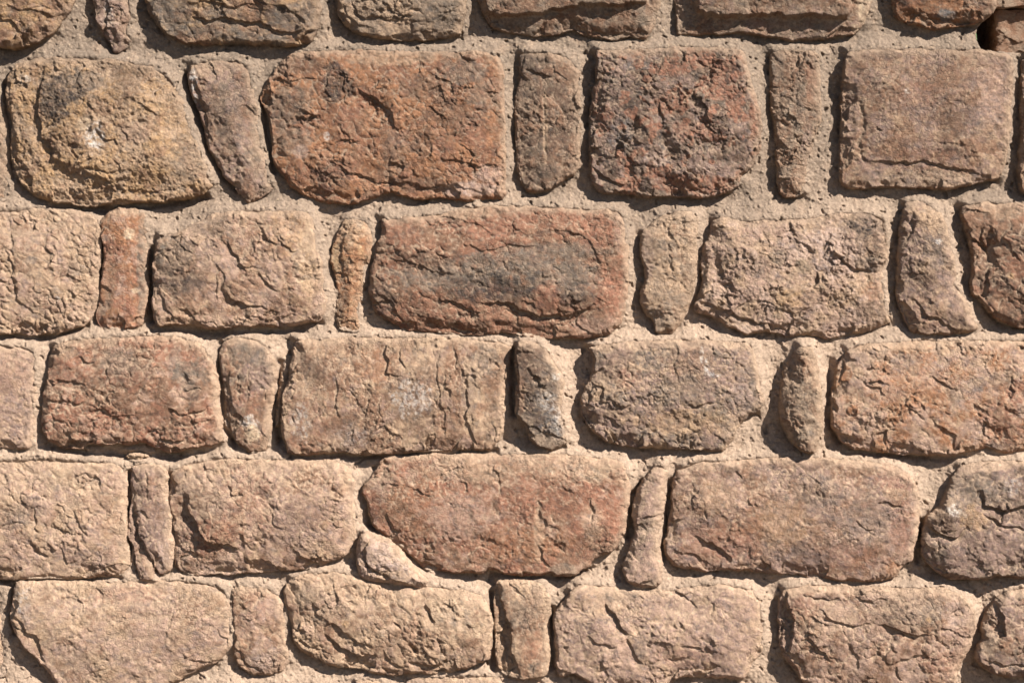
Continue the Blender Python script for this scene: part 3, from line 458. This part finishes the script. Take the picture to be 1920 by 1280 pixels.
st('stone', [(1472,1103),(1462,1122),(1460,1150),(1463,1177),(1464,1208),(1469,1230),(1484,1248),(1500,1268),(1525,1290),(1600,1305),(1700,1300),(1790,1288),(1803,1240),(1822,1211),(1829,1177),(1828,1146),(1810,1120),(1775,1102),(1681,1101),(1587,1098),(1525,1095)], 46,
   'bulky brown block with a pleated sheared left side in the sixth course', chip=(27,2.8), an=(30,1.4), und=5, R=15, dust=.34, c=['brown','pink','mauve'],
   pat=[(1700,1140,80,40,'mold',.5),(1740,1145,24,20,'grey',.5),(1660,1170,40,50,'umber',.3),(1560,1160,60,30,'tan',.4),(1738,1158,6,6,'ochre',.9),(1770,1240,50,20,'brick',.35),(1500,1140,30,20,'brick',.4),(1790,1150,30,30,'lightpink',.4)],
   f=[('s',[(1475,1105),(1483,1140),(1486,1185),(1480,1225)],22,14),('s',[(1505,1190),(1540,1215),(1560,1240)],16,6),('s',[(1530,1140),(1560,1160),(1600,1170),(1630,1165)],12,5),('s',[(1640,1170),(1680,1180),(1715,1190),(1745,1185)],16,7),('b',1655,1195,26,30,-6),('s',[(1660,1245),(1700,1230),(1750,1220)],12,4),('s',[(1600,1115),(1630,1125),(1660,1120)],9,4),('s',[(1760,1170),(1790,1185),(1820,1192)],9,4),('s',[(1500,1110),(1540,1120),(1580,1118)],9,4),('s',[(1590,1205),(1605,1235),(1610,1250)],12,4),('s',[(1680,1250),(1690,1275)],9,5)])
st('stone', [(1869,1122),(1852,1145),(1842,1170),(1840,1192),(1831,1217),(1829,1235),(1844,1252),(1875,1267),(1930,1268),(2050,1265),(2075,1180),(2035,1110),(1920,1100),(1890,1107)], 48,
   'peaked grey brown stone cut by the lower right edge', chip=(26,2.8), und=6, R=20, dust=.3, c=['mauve','brown','grey'],
   pat=[(1890,1150,30,40,'mauve',.5),(1850,1200,20,30,'mold',.6)],
   f=[('s',[(1866,1128),(1880,1160),(1885,1190),(1862,1200)],20,13),('s',[(1840,1230),(1880,1245),(1930,1240)],12,5)])

# ---- seventh course, its tops just in the picture
for (x0, x1, y0, hh, cc, lb) in ((-150, 95, 1296, 26, ['tan','pink','tan'], None), (120, 330, 1322, 26, ['pink','brown','tan'], None),
                       (352, 630, 1284, 24, ['pink','tan','brown'], None),
                       (648, 738, 1274, 24, ['tan','pink','tan'], 'pale stone whose top edge just shows under the gouged block'),
                       (752, 1038, 1267, 24, ['lightpink','tan','pink'], 'pale stone whose top edge just shows at the bottom centre'),
                       (1062, 1420, 1306, 26, ['pink','mauve','tan'], None), (1450, 1560, 1320, 26, ['brown','tan','grey'], None),
                       (1580, 1960, 1316, 26, ['brick','brown','tan'], None)):
    st('stone', [(x0+4,y0+26),(x0+20,y0+2),((x0+x1)/2,y0-3),(x1-22,y0+3),(x1,y0+28),(x1-6,y0+130),(x1-22,1490),((x0+x1)/2,1497),(x0+24,1492),(x0,y0+140)], hh, lb,
       chip=(26,2.2), und=4, R=14, dust=.45, c=cc)

# ---- courses outside the picture, so the wall carries on when one steps aside
rs = np.random.RandomState(5)
def extra(x0, x1, y0, y1):
    p = []
    for a in range(0, 360, 24):
        t = math.radians(a); c, s = math.cos(t), math.sin(t)
        k = 1.0 / (abs(c) ** 5 + abs(s) ** 5) ** 0.2
        p.append(((x0 + x1) / 2 + (x1 - x0) / 2 * c * k * rs.uniform(.95, 1.02), (y0 + y1) / 2 + (y1 - y0) / 2 * s * k * rs.uniform(.93, 1.02)))
    cs = [['pink','brown','tan'],['brown','mauve','tan'],['brick','brown','pink'],['mauve','grey','tan'],['tan','pink','brown'],['orange','red','grey']][rs.randint(6)]
    st('stone' if x1 - x0 > 130 else 'spacer_stone', p, rs.uniform(22, 40), None, chip=(rs.uniform(18, 32), rs.uniform(2, 3.2)), und=4, R=rs.uniform(9, 18), dust=rs.uniform(.2, .5), c=cs, coarse=1)
def course(xa, xb, y0, y1):
    x = xa; big = True
    while xb - x > 70:
        wd = rs.uniform(260, 440) if big else rs.uniform(70, 110)
        wd = min(wd, xb - x)
        if xb - x - wd < 90: wd = xb - x
        extra(x, x + wd - 24, y0 + rs.uniform(-6, 6), y1 + rs.uniform(-6, 6)); x += wd; big = not big
XL, XR, YT, YBOT = -700, 2660, -420, 1280 + ZB * S - 2
course(XL + 10, 1870, -400, -155)
course(XL + 10, -100, -130, 86); course(XL + 10, -95, 110, 375); course(XL + 10, -160, 395, 625); course(XL + 10, -130, 645, 840)
course(XL + 10, -150, 862, 1086); course(XL + 10, -130, 1100, 1275); course(XL + 10, -160, 1296, 1490)
course(2100, XR - 10, 102, 366); course(2085, XR - 10, 385, 612); course(2060, XR - 10, 640, 842); course(2085, XR - 10, 865, 1085)
course(2090, XR - 10, 1105, 1268); course(1985, XR - 10, 1300, 1490); course(XL + 10, XR - 10, 1515, 1715); course(XL + 10, XR - 10, 1738, YBOT + 10)

# ---------------------------------------------------------------- the wall
wall = bpy.data.objects.new('stone_wall', None); SC.collection.objects.link(wall)
wall.location = (0, 0.25, 0)
bpy.context.view_layer.update()
wall['label'] = 'sunlit coursed wall of reddish brown stone blocks bedded in sandy mortar'
wall['category'] = 'wall'

FX0, FX1, FY0, FY1 = -60, 1980, -60, 1340
gx = lines(XL - 30, XR + 30, FX0, FX1); gy = lines(YT - 30, YBOT + 30, FY0, FY1)
MX, MY = np.meshgrid(gx, gy)
RISE = np.zeros(MX.shape); INSIDE = np.full(MX.shape, -1e3); CUT = np.zeros(MX.shape)

def features(F, X, Y, h):
    for f in F:
        if f[0] == 's':
            if f[2] <= 0: continue
            jx = fbm(X, Y, 30, 2, 91) * 9 + fbm(X, Y, 7, 2, 191) * 2.2; jy = fbm(X, Y, 30, 2, 92) * 9 + fbm(X, Y, 7, 2, 192) * 2.2
            d, sd, t = line_sd(f[1], X + jx, Y + jy)
            taper = np.clip(np.sin(np.pi * np.clip(t, 0.001, .999)), 0, 1) ** 0.45
            drop = np.where(sd > 0, sstep(0, 2.4, d), 0) * np.exp(-(d / f[2]) ** 1.4)
            h = h - f[3] * 1.15 * drop * taper
        elif f[0] == 'g':
            jx = fbm(X, Y, 14, 3, 93) * 6; jy = fbm(X, Y, 14, 3, 94) * 6
            d, sd, t = line_sd(f[1], X + jx, Y + jy)
            h = h - f[3] * np.exp(-(d / f[2]) ** 2) * (0.6 + 0.6 * fbm(X, Y, 10, 2, 95))
        elif f[0] == 'b':
            r2 = ((X - f[1] + fbm(X, Y, 18, 2, 96) * 8) / f[3]) ** 2 + ((Y - f[2] + fbm(X, Y, 18, 2, 97) * 8) / f[4]) ** 2
            h = h + f[5] * np.exp(-r2 ** 1.3)
        elif f[0] == 'r':
            jj = fbm(X, Y, 30, 4, 98) * 9
            h = h + f[3] * sstep(0, f[2], poly_sd(f[1], X, Y) + jj)
    return h

nst = 0
for (name, P, H, label, k) in T:
    nst += 1
    seed = 1000 + nst * 37
    P = chaikin([tuple(map(float, p)) for p in P], 1)
    A = np.array(P); x0, y0 = A.min(0) - 14; x1, y1 = A.max(0) + 14
    if k.get('coarse'):
        sx = np.arange(x0, x1, STEP_OUT); sy = np.arange(y0, y1, STEP_OUT)
    else:
        sx = lines(x0, x1, FX0, FX1); sy = lines(y0, y1, FY0, FY1)
    X, Y = np.meshgrid(sx, sy)
    # wobbling, chipped outline
    wob = fbm(X, Y, 30, 5, seed, .62) * 6.5
    sd0 = poly_sd(P, X, Y); grow = 2.2 if name == 'spacer_stone' else 1.4; sd0 = sd0 + grow; SD = sd0 + wob
    g0y, g0x = np.gradient(box_blur(sd0, 3), sy, sx); gl = np.hypot(g0x, g0y) + 1e-6
    ux, uy = -g0x / gl, -g0y / gl               # outward direction, y down
    up = np.clip(0.5 + 0.5 * (ux * 0.62 - uy * 0.78) * 1.25, 0, 1)    # 1 on the upper / right edges, 0 on lower / left
    R = k.get('R', 12) * (0.5 + 0.55 * up) * np.clip(1.0 + 1.9 * fbm(X, Y, 55, 3, seed + 90), .35, 2.6)
    t = np.clip(SD / R, 0, 1)
    prof = .55 * np.sqrt(1 - (1 - t) ** 2) + .45 * t
    e0 = 0.60 - 0.08 * up; H = H * 1.0
    hw = min(A[:, 0].max() - A[:, 0].min(), A[:, 1].max() - A[:, 1].min()) / 2
    dome = sstep(-.1, 1.0, np.clip(SD, 0, None) / min(hw, 95)) * k.get('dome', 13 if hw > 70 else 7)
    h = (H - 5) * (e0 + (1 - e0) * prof) + dome + (X - A[:, 0].mean()) * (hsh(np.array([nst]), np.array([3]), 5)[0] - .5) * .05 + (Y - A[:, 1].mean()) * (hsh(np.array([nst]), np.array([9]), 5)[0] - .5) * .06
    gx_, gy_ = k.get('z', (0, 0))
    h = h + (X - A[:, 0].mean()) * gx_ + (Y - A[:, 1].mean()) * gy_
    # body: broad undulation + chips at three sizes + granular relief
    und = k.get('und', 4)
    body = und * 1.35 * fbm(X, Y, 75, 3, seed + 1) + und * .55 * ridged(X, Y, 42, 3, seed + 2) * .6
    cs, ca = k.get('chip', (24, 2.5)); ca *= .85; an, ra = k.get('an', (25, 1.25))
    wgt = 0.12 + 1.25 * sstep(-.25, .45, fbm(X, Y, 60, 2, seed + 5))
    c1, e1, id1 = chips(X, Y, cs * 1.7, seed + 20, an, ra)
    c2, e2, id2 = chips(X, Y, cs * .8, seed + 40, an + 20, ra)
    body = body + ca * wgt * (1.5 * c1 + .75 * c2)
    lobe = k.get('lobe', .25 + .75 * hsh(np.array([nst]), np.array([21]), 6)[0])
    lw = lobe * sstep(-.25, .3, fbm(X, Y, 70, 2, seed + 15))
    body = body + ca * lw * 1.25 * (np.clip(e2 * 2.0, 0, 1) ** .6 - .6)
    body = body - ca * .30 * wgt * np.exp(-(e1 / .05) ** 2) * sstep(-.1, .4, fbm(X, Y, 22, 2, seed + 6))
    if not k.get('coarse'):
        c3, e3, id3 = chips(X, Y, cs * .38, seed + 60, an - 15, ra)
        body = body + ca * .50 * wgt * c3
    else:
        id3 = id2
    body = body + 1.7 * (.45 + .8 * wgt) * fbm(X, Y, 11, 2, seed + 7, .6) + .7 * (.2 + .8 * wgt) * ridged(X, Y, 14, 2, seed + 17, .6)
    rg = k.get('rg', 0)
    if rg: body = body + rg * (0.75 * ridged(X, Y, 17, 3, seed + 8, .7) + .8 * fbm(X, Y, 8, 2, seed + 9, .7))
    body = features(k.get('f', []), X, Y, body)
    brk = 7.5 * (id1 < .30) * sstep(30, 8, SD) + 5.0 * (id2 > .80) * sstep(16, 4, SD)
    body = body - brk * (1 if hw > 70 else .6) * (1 - .9 * up)
    env = 0.25 + 0.75 * sstep(0, R * .8, SD)
    h = h + body * env
    h = np.maximum(h, 1.0)
    # --- colour: pigments, mineral mottling, dust caught in the low places
    c = k['c']; c0, cB, cC = PAL[c[0]], PAL[c[1]], PAL[c[2]]
    m1 = sstep(-.25, .35, fbm(X, Y, 48, 5, seed + 70, .65) + .35 * (id1 - .5))[..., None]
    m2 = sstep(.02, .38, fbm(X, Y, 30, 5, seed + 71, .7) + .3 * (id2 - .5))[..., None]
    col = c0 * (1 - m1) + cB * m1
    col = col * (1 - .75 * m2) + cC * .75 * m2
    pm = np.zeros(X.shape)
    for (px, py, rx, ry, cn, sg) in k.get('pat', []):
        r = np.sqrt(((X - px) / rx) ** 2 + ((Y - py) / ry) ** 2) + fbm(X, Y, 20, 4, seed + 72, .7) * np.clip(min(rx, ry) / 28, .5, 1.0) * 1.1
        mm = sstep(1.15, .72, r)
        if cn == 'white':
            mm = mm * sstep(-.25, .25, fbm(X, Y, 9, 3, seed + 73, .8))
        else:
            mm = mm * (0.55 + 0.45 * sstep(-.3, .25, fbm(X, Y, 12, 4, seed + 74, .75)))
        mm = np.clip(mm * min(1, sg * 1.25), 0, 1)[..., None]; pm = np.maximum(pm, mm[..., 0])
        col = col * (1 - mm) + PAL[cn] * mm
    if k.get('mott'):
        mm = (.9 * sstep(.10, .18, fbm(X, Y, 36, 3, seed + 75, .6) + .25 * (id1 - .5)))[..., None]
        col = col * (1 - mm) + PAL['brick'] * mm
        mm = (.7 * sstep(.12, .35, fbm(X, Y, 18, 4, seed + 76, .7)))[..., None]
        col = col * (1 - mm) + PAL['dark'] * mm
    # dark mineral veins and speckle, pale specks
    vein = sstep(.72, .95, ridged(X, Y, 40, 4, seed + 77, .6)) * sstep(0, .3, fbm(X, Y, 50, 2, seed + 78))
    col = col * (1 - .35 * vein[..., None]) + PAL['umber'] * .35 * vein[..., None]
    spk = sstep(.30, .48, fbm(X, Y, 8, 1, seed + 79, .8))[..., None]
    col = col * (1 - .30 * spk) + PAL['umber'] * .30 * spk
    spk = sstep(.36, .52, fbm(X, Y, 7, 1, seed + 80, .8))[..., None]
    col = col * (1 - .25 * spk) + PAL['cream'] * .25 * spk
    bn = 2 if k.get('coarse') else 6
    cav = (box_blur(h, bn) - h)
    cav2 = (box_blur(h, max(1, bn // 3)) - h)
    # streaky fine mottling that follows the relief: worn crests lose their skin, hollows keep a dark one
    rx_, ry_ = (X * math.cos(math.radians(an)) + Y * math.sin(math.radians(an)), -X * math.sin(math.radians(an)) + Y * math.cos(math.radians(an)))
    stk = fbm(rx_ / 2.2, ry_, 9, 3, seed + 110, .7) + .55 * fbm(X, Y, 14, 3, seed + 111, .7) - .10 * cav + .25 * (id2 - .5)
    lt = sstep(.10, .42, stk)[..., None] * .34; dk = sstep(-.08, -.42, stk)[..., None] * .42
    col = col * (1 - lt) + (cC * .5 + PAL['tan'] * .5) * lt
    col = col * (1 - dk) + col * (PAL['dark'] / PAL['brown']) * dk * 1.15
    dust = k.get('dust', .3)
    low = 1.0 - sstep(200, 900, Y) 
    dm = sstep(-.2, 2.9, cav + cav2 * 2.4 + 2.6 * lw * (sstep(.30, .0, e2) - .25) + fbm(X, Y, 14, 4, seed + 81, .7) * 3.4 + (dust - .42) * 5.0)
    edge = up * (1 - sstep(2, 20 + 14 * dust, SD + fbm(X, Y, 20, 3, seed + 82) * 11))
    dm = np.clip(np.maximum(dm * .85 * (1 - .55 * pm), edge * .92 * (1 - .3 * pm)), 0, 1)[..., None]
    dcol = PAL['sand'] * (1 - .40 * low[..., None]) + PAL['mold'] * .40 * low[..., None]
    dcol = dcol * (1.0 + .10 * sstep(500, 900, Y))[..., None]
    col = col * (1 - dm * .9) + dcol * dm * .9
    col = col * (1 + .30 * fbm(X, Y, 12, 2, seed + 83, .8))[..., None] * (1 + .16 * (id3 - .5))[..., None]
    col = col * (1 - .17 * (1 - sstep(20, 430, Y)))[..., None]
    col = np.clip(col, .02, .9)
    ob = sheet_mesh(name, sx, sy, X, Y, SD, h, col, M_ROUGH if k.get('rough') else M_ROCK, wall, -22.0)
    if label: ob['label'] = label
    # --- what this stone does to the mortar round it
    i0, i1 = np.searchsorted(gx, x0 - 50), np.searchsorted(gx, x1 + 50); j0, j1 = np.searchsorted(gy, y0 - 50), np.searchsorted(gy, y1 + 50)
    WX, WY = MX[j0:j1, i0:i1], MY[j0:j1, i0:i1]
    ms = poly_sd(P, WX, WY) + grow * .6
    gyv, gxv = np.gradient(box_blur(ms, 3), gy[j0:j1], gx[i0:i1]); gl = np.hypot(gxv, gyv) + 1e-6
    upm = np.clip(0.5 + 0.5 * (-gxv / gl * .62 + gyv / gl * .78) * 1.3, 0, 1)
    wd = 17 + 9 * fbm(WX, WY, 90, 2, 40)
    rise = (.66 + .22 * fbm(WX, WY, 34, 3, 41)) * H * upm * np.exp(-np.clip(-ms, 0, 99) ** 1.25 / wd ** 1.25)
    rise = rise * sstep(18, 5, ms)
    RISE[j0:j1, i0:i1] = np.maximum(RISE[j0:j1, i0:i1], rise)
    INSIDE[j0:j1, i0:i1] = np.maximum(INSIDE[j0:j1, i0:i1], ms)
    low_side = (1 - upm) * np.exp(-np.clip(-ms, 0, 99) / 14.0) * (ms < 0)
    CUT[j0:j1, i0:i1] = np.maximum(CUT[j0:j1, i0:i1], low_side)

# mortar relief
mort = RISE * .80 + 6.5
mort = box_blur(box_blur(mort, 3), 2)
mort = mort - CUT * (1 - .35 * sstep(2, 14, RISE)) * 12 * sstep(-.5, .4, fbm(MX, MY, 60, 3, 301))
mort = mort + 3.2 * fbm(MX, MY, 55, 4, 302, .55) + 2.2 * fbm(MX, MY, 11, 2, 303, .75) + .5 * fbm(MX, MY, 5.5, 1, 321) + 1.2 * fbm(MX * .45, MY * 1.4, 20, 3, 304)
lump = sstep(.25, .5, fbm(MX, MY, 12, 2, 305)); mort = mort + 2.2 * lump
crk = sstep(.86, .98, ridged(MX, MY, 70, 3, 306, .45)) * sstep(.0, .3, fbm(MX, MY, 80, 2, 307)); mort = mort - 2.5 * crk
pit = sstep(.42, .6, fbm(MX, MY, 16, 2, 308)); mort = mort - 6 * pit
for (px, py, r, dz) in ((22,100,34,-12),(60,112,24,-8),(190,392,16,-10),(330,388,30,-6),(700,985,14,-16),(925,1085,12,-14),(1045,1095,14,-8),(570,625,12,-8),(676,885,16,-4),(1475,700,22,-3),(1845,930,20,4),(560,628,10,6),(525,66,12,6),(1290,858,30,6),(1360,880,24,7),(1180,880,18,6),(1600,390,60,3),(1420,400,60,4)):
    mort = mort + dz * np.exp(-((MX - px) ** 2 + (MY - py) ** 2) / r ** 2)
for seg, dz, wdt in (([(187,428),(189,500),(184,590)],18,5),([(283,468),(280,600)],18,6),([(241,885),(238,960),(237,1055)],18,6),([(960,655),(963,700),(962,775)],18,6),
        ([(1204,905),(1185,930),(1180,1010)],16,6),([(1258,905),(1252,980),(1243,1050)],16,7),([(410,680),(417,800),(440,835)],14,5),([(524,680),(514,790),(525,830)],14,6),
        ([(1728,980),(1722,1050)],16,7),([(26,1100),(16,1150),(26,1190)],14,5),([(1034,1140),(1035,1255)],16,5),([(923,1115),(925,1255)],12,5),([(316,890),(314,940),(322,1040)],12,5),
        ([(489,185),(502,260),(512,320)],12,5),([(5,160),(8,230),(16,330)],10,6),([(545,856),(700,855),(930,847)],10,5),([(0,1090),(110,1090),(225,1082)],12,4),([(925,1078),(1040,1083),(1095,1072)],14,6),
        ([(85,835),(160,850),(330,856),(410,842)],10,7),([(100,386),(210,392),(380,370)],14,7),([(290,616),(400,622),(560,616)],10,7),([(348,140),(375,225),(398,300),(440,355)],12,6),([(1580,846),(1780,860),(1900,852)],8,6),
        ([(0,632),(100,630),(160,612)],10,6),([(690,985),(740,1022),(790,1062)],12,6),([(1560,680),(1552,780),(1572,830)],8,8)):
    d_, s_, t_ = line_sd(seg, MX + 5 * fbm(MX, MY, 30, 2, 330), MY + 5 * fbm(MX, MY, 30, 2, 331))
    mort = mort - dz * np.exp(-(d_ / wdt) ** 2)
deep = sstep(16, 26, INSIDE)
mort = mort * (1 - deep) + (-12) * deep
# mortar colour: sandy and clean low down, greyer and weathered higher up
hi = 1 - sstep(150, 760, MY + 160 * fbm(MX, MY, 240, 3, 310))
mm = np.clip(hi * .80 + .35 * fbm(MX, MY, 70, 4, 311, .6), 0, 1)[..., None]
mc = C(203, 174, 146) * (1 - mm) + C(148, 130, 110) * mm
g = sstep(.05, .45, fbm(MX, MY, 28, 4, 312, .7))[..., None] * .30
mc = mc * (1 - g) + C(182, 146, 114) * g
bl = (sstep(.08, .4, fbm(MX * 1.3, MY * .8, 110, 4, 320, .6)) * .28)[..., None]
mc = mc * (1 - bl) + C(132, 116, 98) * bl
mc = mc * (1 + .26 * fbm(MX, MY, 8, 2, 313, .9))[..., None]
sp = sstep(.34, .5, fbm(MX, MY, 6, 2, 314, .8))[..., None] * .5
mc = mc * (1 - sp) + PAL['cream'] * sp
sp = sstep(.34, .5, fbm(MX, MY, 6, 2, 315, .8))[..., None] * .45
mc = mc * (1 - sp) + PAL['umber'] * sp
mc = np.clip(mc, .02, .9)
DOM = [(XL, YT + 20), (0, YT), (900, YT + 14), (1880, YT), (1878, -300), (1866, -150), (1868, -60), (1862, 5), (1846, 38), (1836, 52), (1833, 66), (1836, 82), (1842, 95), (1900, 97),
       (2000, 98), (2300, 92), (XR, 96), (XR, YBOT), (XL, YBOT)]
DSD = poly_sd(DOM, MX, MY) + 1.5 * fbm(MX, MY, 18, 3, 316)
ob = sheet_mesh('mortar', gx, gy, MX, MY, DSD, mort, mc, M_MORTAR, wall, -400.0)
ob['label'] = 'sandy mortar smeared over the upper edges of the stones'
def box(name, a, b, mat, parent):
    vs = [(x, y, z) for x in (a[0], b[0]) for y in (a[1], b[1]) for z in (a[2], b[2])]
    fs = [(0,1,3,2),(4,6,7,5),(0,4,5,1),(2,3,7,6),(0,2,6,4),(1,5,7,3)]
    me = bpy.data.meshes.new(name); me.from_pydata(vs, [], fs); me.materials.append(mat)
    o = bpy.data.objects.new(name, me); SC.collection.objects.link(o)
    if parent: o.parent = parent; o.matrix_parent_inverse = parent.matrix_world.inverted()
    return o

def plain_material(name, c1, c2, scale, bump, rough=.95):
    m = bpy.data.materials.new(name); m.use_nodes = True; n = m.node_tree.nodes; l = m.node_tree.links; b = n['Principled BSDF']
    tc = n.new('ShaderNodeTexCoord'); t = n.new('ShaderNodeTexNoise'); t.inputs['Scale'].default_value = scale; t.inputs['Detail'].default_value = 8
    t.inputs['Roughness'].default_value = .65; l.new(tc.outputs['Object'], t.inputs['Vector'])
    r = n.new('ShaderNodeValToRGB'); r.color_ramp.elements[0].position = .35; r.color_ramp.elements[1].position = .68
    r.color_ramp.elements[0].color = (*c1, 1); r.color_ramp.elements[1].color = (*c2, 1)
    l.new(t.outputs['Fac'], r.inputs[0]); l.new(r.outputs[0], b.inputs['Base Color']); b.inputs['Roughness'].default_value = rough
    bp = n.new('ShaderNodeBump'); bp.inputs['Distance'].default_value = bump; l.new(t.outputs['Fac'], bp.inputs['Height']); l.new(bp.outputs[0], b.inputs['Normal'])
    return m
M_CORE = plain_material('rubble_core', tuple(C(150,124,96)), tuple(C(206,172,132)), 18, .01)
zt = lambda y: ZB + (1280 - y) / S
xt = lambda x: (x - 960) / S
m_me = bpy.data.meshes.new('rubble_core')
a1, b1 = (xt(XL + 14), .03, 0.0), (xt(1826), .49, zt(YT + 34)); a2, b2 = (xt(1826), .03, 0.0), (xt(XR - 14), .49, zt(112))
vs = []; fs = []
prof = [(a1[0], 0.0), (b2[0], 0.0), (b2[0], b2[2]), (b1[0], b2[2]), (b1[0], b1[2]), (a1[0], b1[2])]
for yy in (.03, .4985): vs += [(x, yy, z) for x, z in prof]
n = len(prof); fs = [tuple(range(n)), tuple(range(2 * n - 1, n - 1, -1))] + [(i, i + n, (i + 1) % n + n, (i + 1) % n) for i in range(n)]
m_me.from_pydata(vs, [], fs); m_me.materials.append(M_CORE)
o = bpy.data.objects.new('rubble_core', m_me); SC.collection.objects.link(o); o.parent = wall; o.matrix_parent_inverse = wall.matrix_world.inverted()

# the block standing further back in the notch at the upper right
def lump(name, a, b, seed, mat, col, parent, amp=.012, nseg=46):
    import bmesh
    bm = bmesh.new(); bmesh.ops.create_cube(bm, size=2)
    bmesh.ops.subdivide_edges(bm, edges=bm.edges[:], cuts=nseg, use_grid_fill=True)
    v = np.array([q.co[:] for q in bm.verts]); c = (np.array(a) + np.array(b)) / 2; hf = (np.array(b) - np.array(a)) / 2
    r = 0.06; q = np.clip(v, -1 + r, 1 - r); d = v - q; dl = np.linalg.norm(d, axis=1, keepdims=True)
    v = q + d / np.maximum(dl, 1e-6) * np.minimum(dl, r)
    p = c + v * hf
    U = p * S
    n1 = fbm(U[:, 0] + U[:, 1] * .7, U[:, 2] - U[:, 1] * .6, 40, 4, seed); n2, e, i2 = chips(U[:, 0] + U[:, 1] * .8, U[:, 2] + U[:, 1] * .5, 24, seed + 1)
    nd = v / np.linalg.norm(v, axis=1, keepdims=True)
    p = p + nd * (amp * (n1 * 1.2 + n2 * .5))[:, None]
    for q, pp in zip(bm.verts, p): q.co = pp
    me = bpy.data.meshes.new(name); bm.to_mesh(me); bm.free(); me.polygons.foreach_set('use_smooth', np.ones(len(me.polygons), bool))
    ca = me.color_attributes.new('mineral', 'FLOAT_COLOR', 'POINT'); m = sstep(-.3, .4, fbm(U[:, 0], U[:, 2], 30, 4, seed + 5, .7))[:, None]
    cc = np.ones((len(p), 4), np.float32); cc[:, :3] = PAL[col[0]] * (1 - m) + PAL[col[1]] * m; ca.data.foreach_set('color', cc.ravel())
    me.materials.append(mat); o = bpy.data.objects.new(name, me); SC.collection.objects.link(o)
    if parent: o.parent = parent; o.matrix_parent_inverse = parent.matrix_world.inverted()
    return o
kf = lambda px, d: (px - 960) / 1920 * (1920 / S) * (CAM_D + d) / (CAM_D - REF / S)   # width across at depth d
o = lump('coping_stone', (1.168, .16, zt(100)), (1.60, .46, zt(0)), 700, M_ROUGH, ('brown', 'mold'), wall, amp=.011, nseg=110)
o['label'] = 'brown stone seen through the notch at the upper right corner'
o = lump('coping_stone', (1.15, .13, zt(-2)), (1.58, .46, zt(-90)), 740, M_ROUGH, ('mold', 'brown'), wall, amp=.009, nseg=100)
o['label'] = 'grey brown stone topmost in the notch at the upper right corner'
o = lump('coping_stone', (1.66, .12, zt(100)), (2.02, .46, zt(10)), 720, M_ROCK, ('pink', 'brown'), wall, nseg=24)

# ---------------------------------------------------------------- ground, shrub behind
M_GROUND = plain_material('dry_earth', (.11,.085,.06), (.17,.135,.10), 3.0, .01)
me = bpy.data.meshes.new('ground')
me.from_pydata([(-900,-900,0),(900,-900,0),(900,900,0),(-900,900,0)], [], [(0,1,2,3)]); me.materials.append(M_GROUND)
g = bpy.data.objects.new('ground', me); SC.collection.objects.link(g); g['kind'] = 'structure'

rs = np.random.RandomState(3)
shrub = bpy.data.objects.new('shrub', None); SC.collection.objects.link(shrub); shrub.location = (1.28, 1.5, 0); bpy.context.view_layer.update()
shrub['label'] = 'green leafy bush glimpsed behind the wall through the small gap at upper right'; shrub['category'] = 'bush'
M_LEAF = plain_material('leaf', (.06, .09, .035), (.11, .15, .055), 40, .002, .6)
M_TWIG = plain_material('twig', (.10, .07, .05), (.16, .12, .08), 40, .003)
vs = []; fs = []
for i in range(11000):
    u = rs.normal(size=3); u /= np.linalg.norm(u); r = rs.uniform(.1, 1.0) ** .4
    c = np.array([0, 0, 1.75]) + u * r * np.array([.55, .45, .85]) * (1 + .25 * math.sin(5 * u[0] + 3 * u[2]))
    a = rs.normal(size=3); a /= np.linalg.norm(a); b = np.cross(a, rs.normal(size=3)); b /= np.linalg.norm(b)
    L, W = rs.uniform(.03, .05), rs.uniform(.011, .018); nn = np.cross(a, b) * .006
    i0 = len(vs); vs += [tuple(c - a * L), tuple(c + b * W + nn), tuple(c + a * L), tuple(c - b * W + nn)]; fs += [(i0, i0+1, i0+2), (i0, i0+2, i0+3)]
me = bpy.data.meshes.new('foliage'); me.from_pydata(vs, [], fs); me.materials.append(M_LEAF)
o = bpy.data.objects.new('foliage', me); SC.collection.objects.link(o); o.parent = shrub
vs = []; fs = []
def limb(p0, p1, r0, r1):
    p0 = np.array(p0, float); p1 = np.array(p1, float); d = p1 - p0; d /= np.linalg.norm(d); a = np.cross(d, (.3, .8, .1)); a /= np.linalg.norm(a); b = np.cross(d, a)
    i0 = len(vs)
    for p, r in ((p0, r0), ((p0 + p1) / 2 + a * r0 * .6, (r0 + r1) / 2), (p1, r1)):
        for q in range(7): t = q * 2 * math.pi / 7; vs.append(tuple(p + (a * math.cos(t) + b * math.sin(t)) * r))
    for s in range(2):
        for q in range(7): fs.append((i0 + s*7 + q, i0 + s*7 + (q+1) % 7, i0 + (s+1)*7 + (q+1) % 7, i0 + (s+1)*7 + q))
for q in range(9):
    t = q * .7; m = (.14 * math.cos(t), .12 * math.sin(t), .95 + .05 * q)
    limb((.03 * math.cos(t), .03 * math.sin(t), -.02), m, .022, .014)
    for j in range(3): limb(m, (m[0] + rs.uniform(-.3, .3), m[1] + rs.uniform(-.25, .25), m[2] + rs.uniform(.5, 1.2)), .013, .004)
me = bpy.data.meshes.new('stem'); me.from_pydata(vs, [], fs); me.materials.append(M_TWIG)
o = bpy.data.objects.new('stem', me); SC.collection.objects.link(o); o.parent = shrub
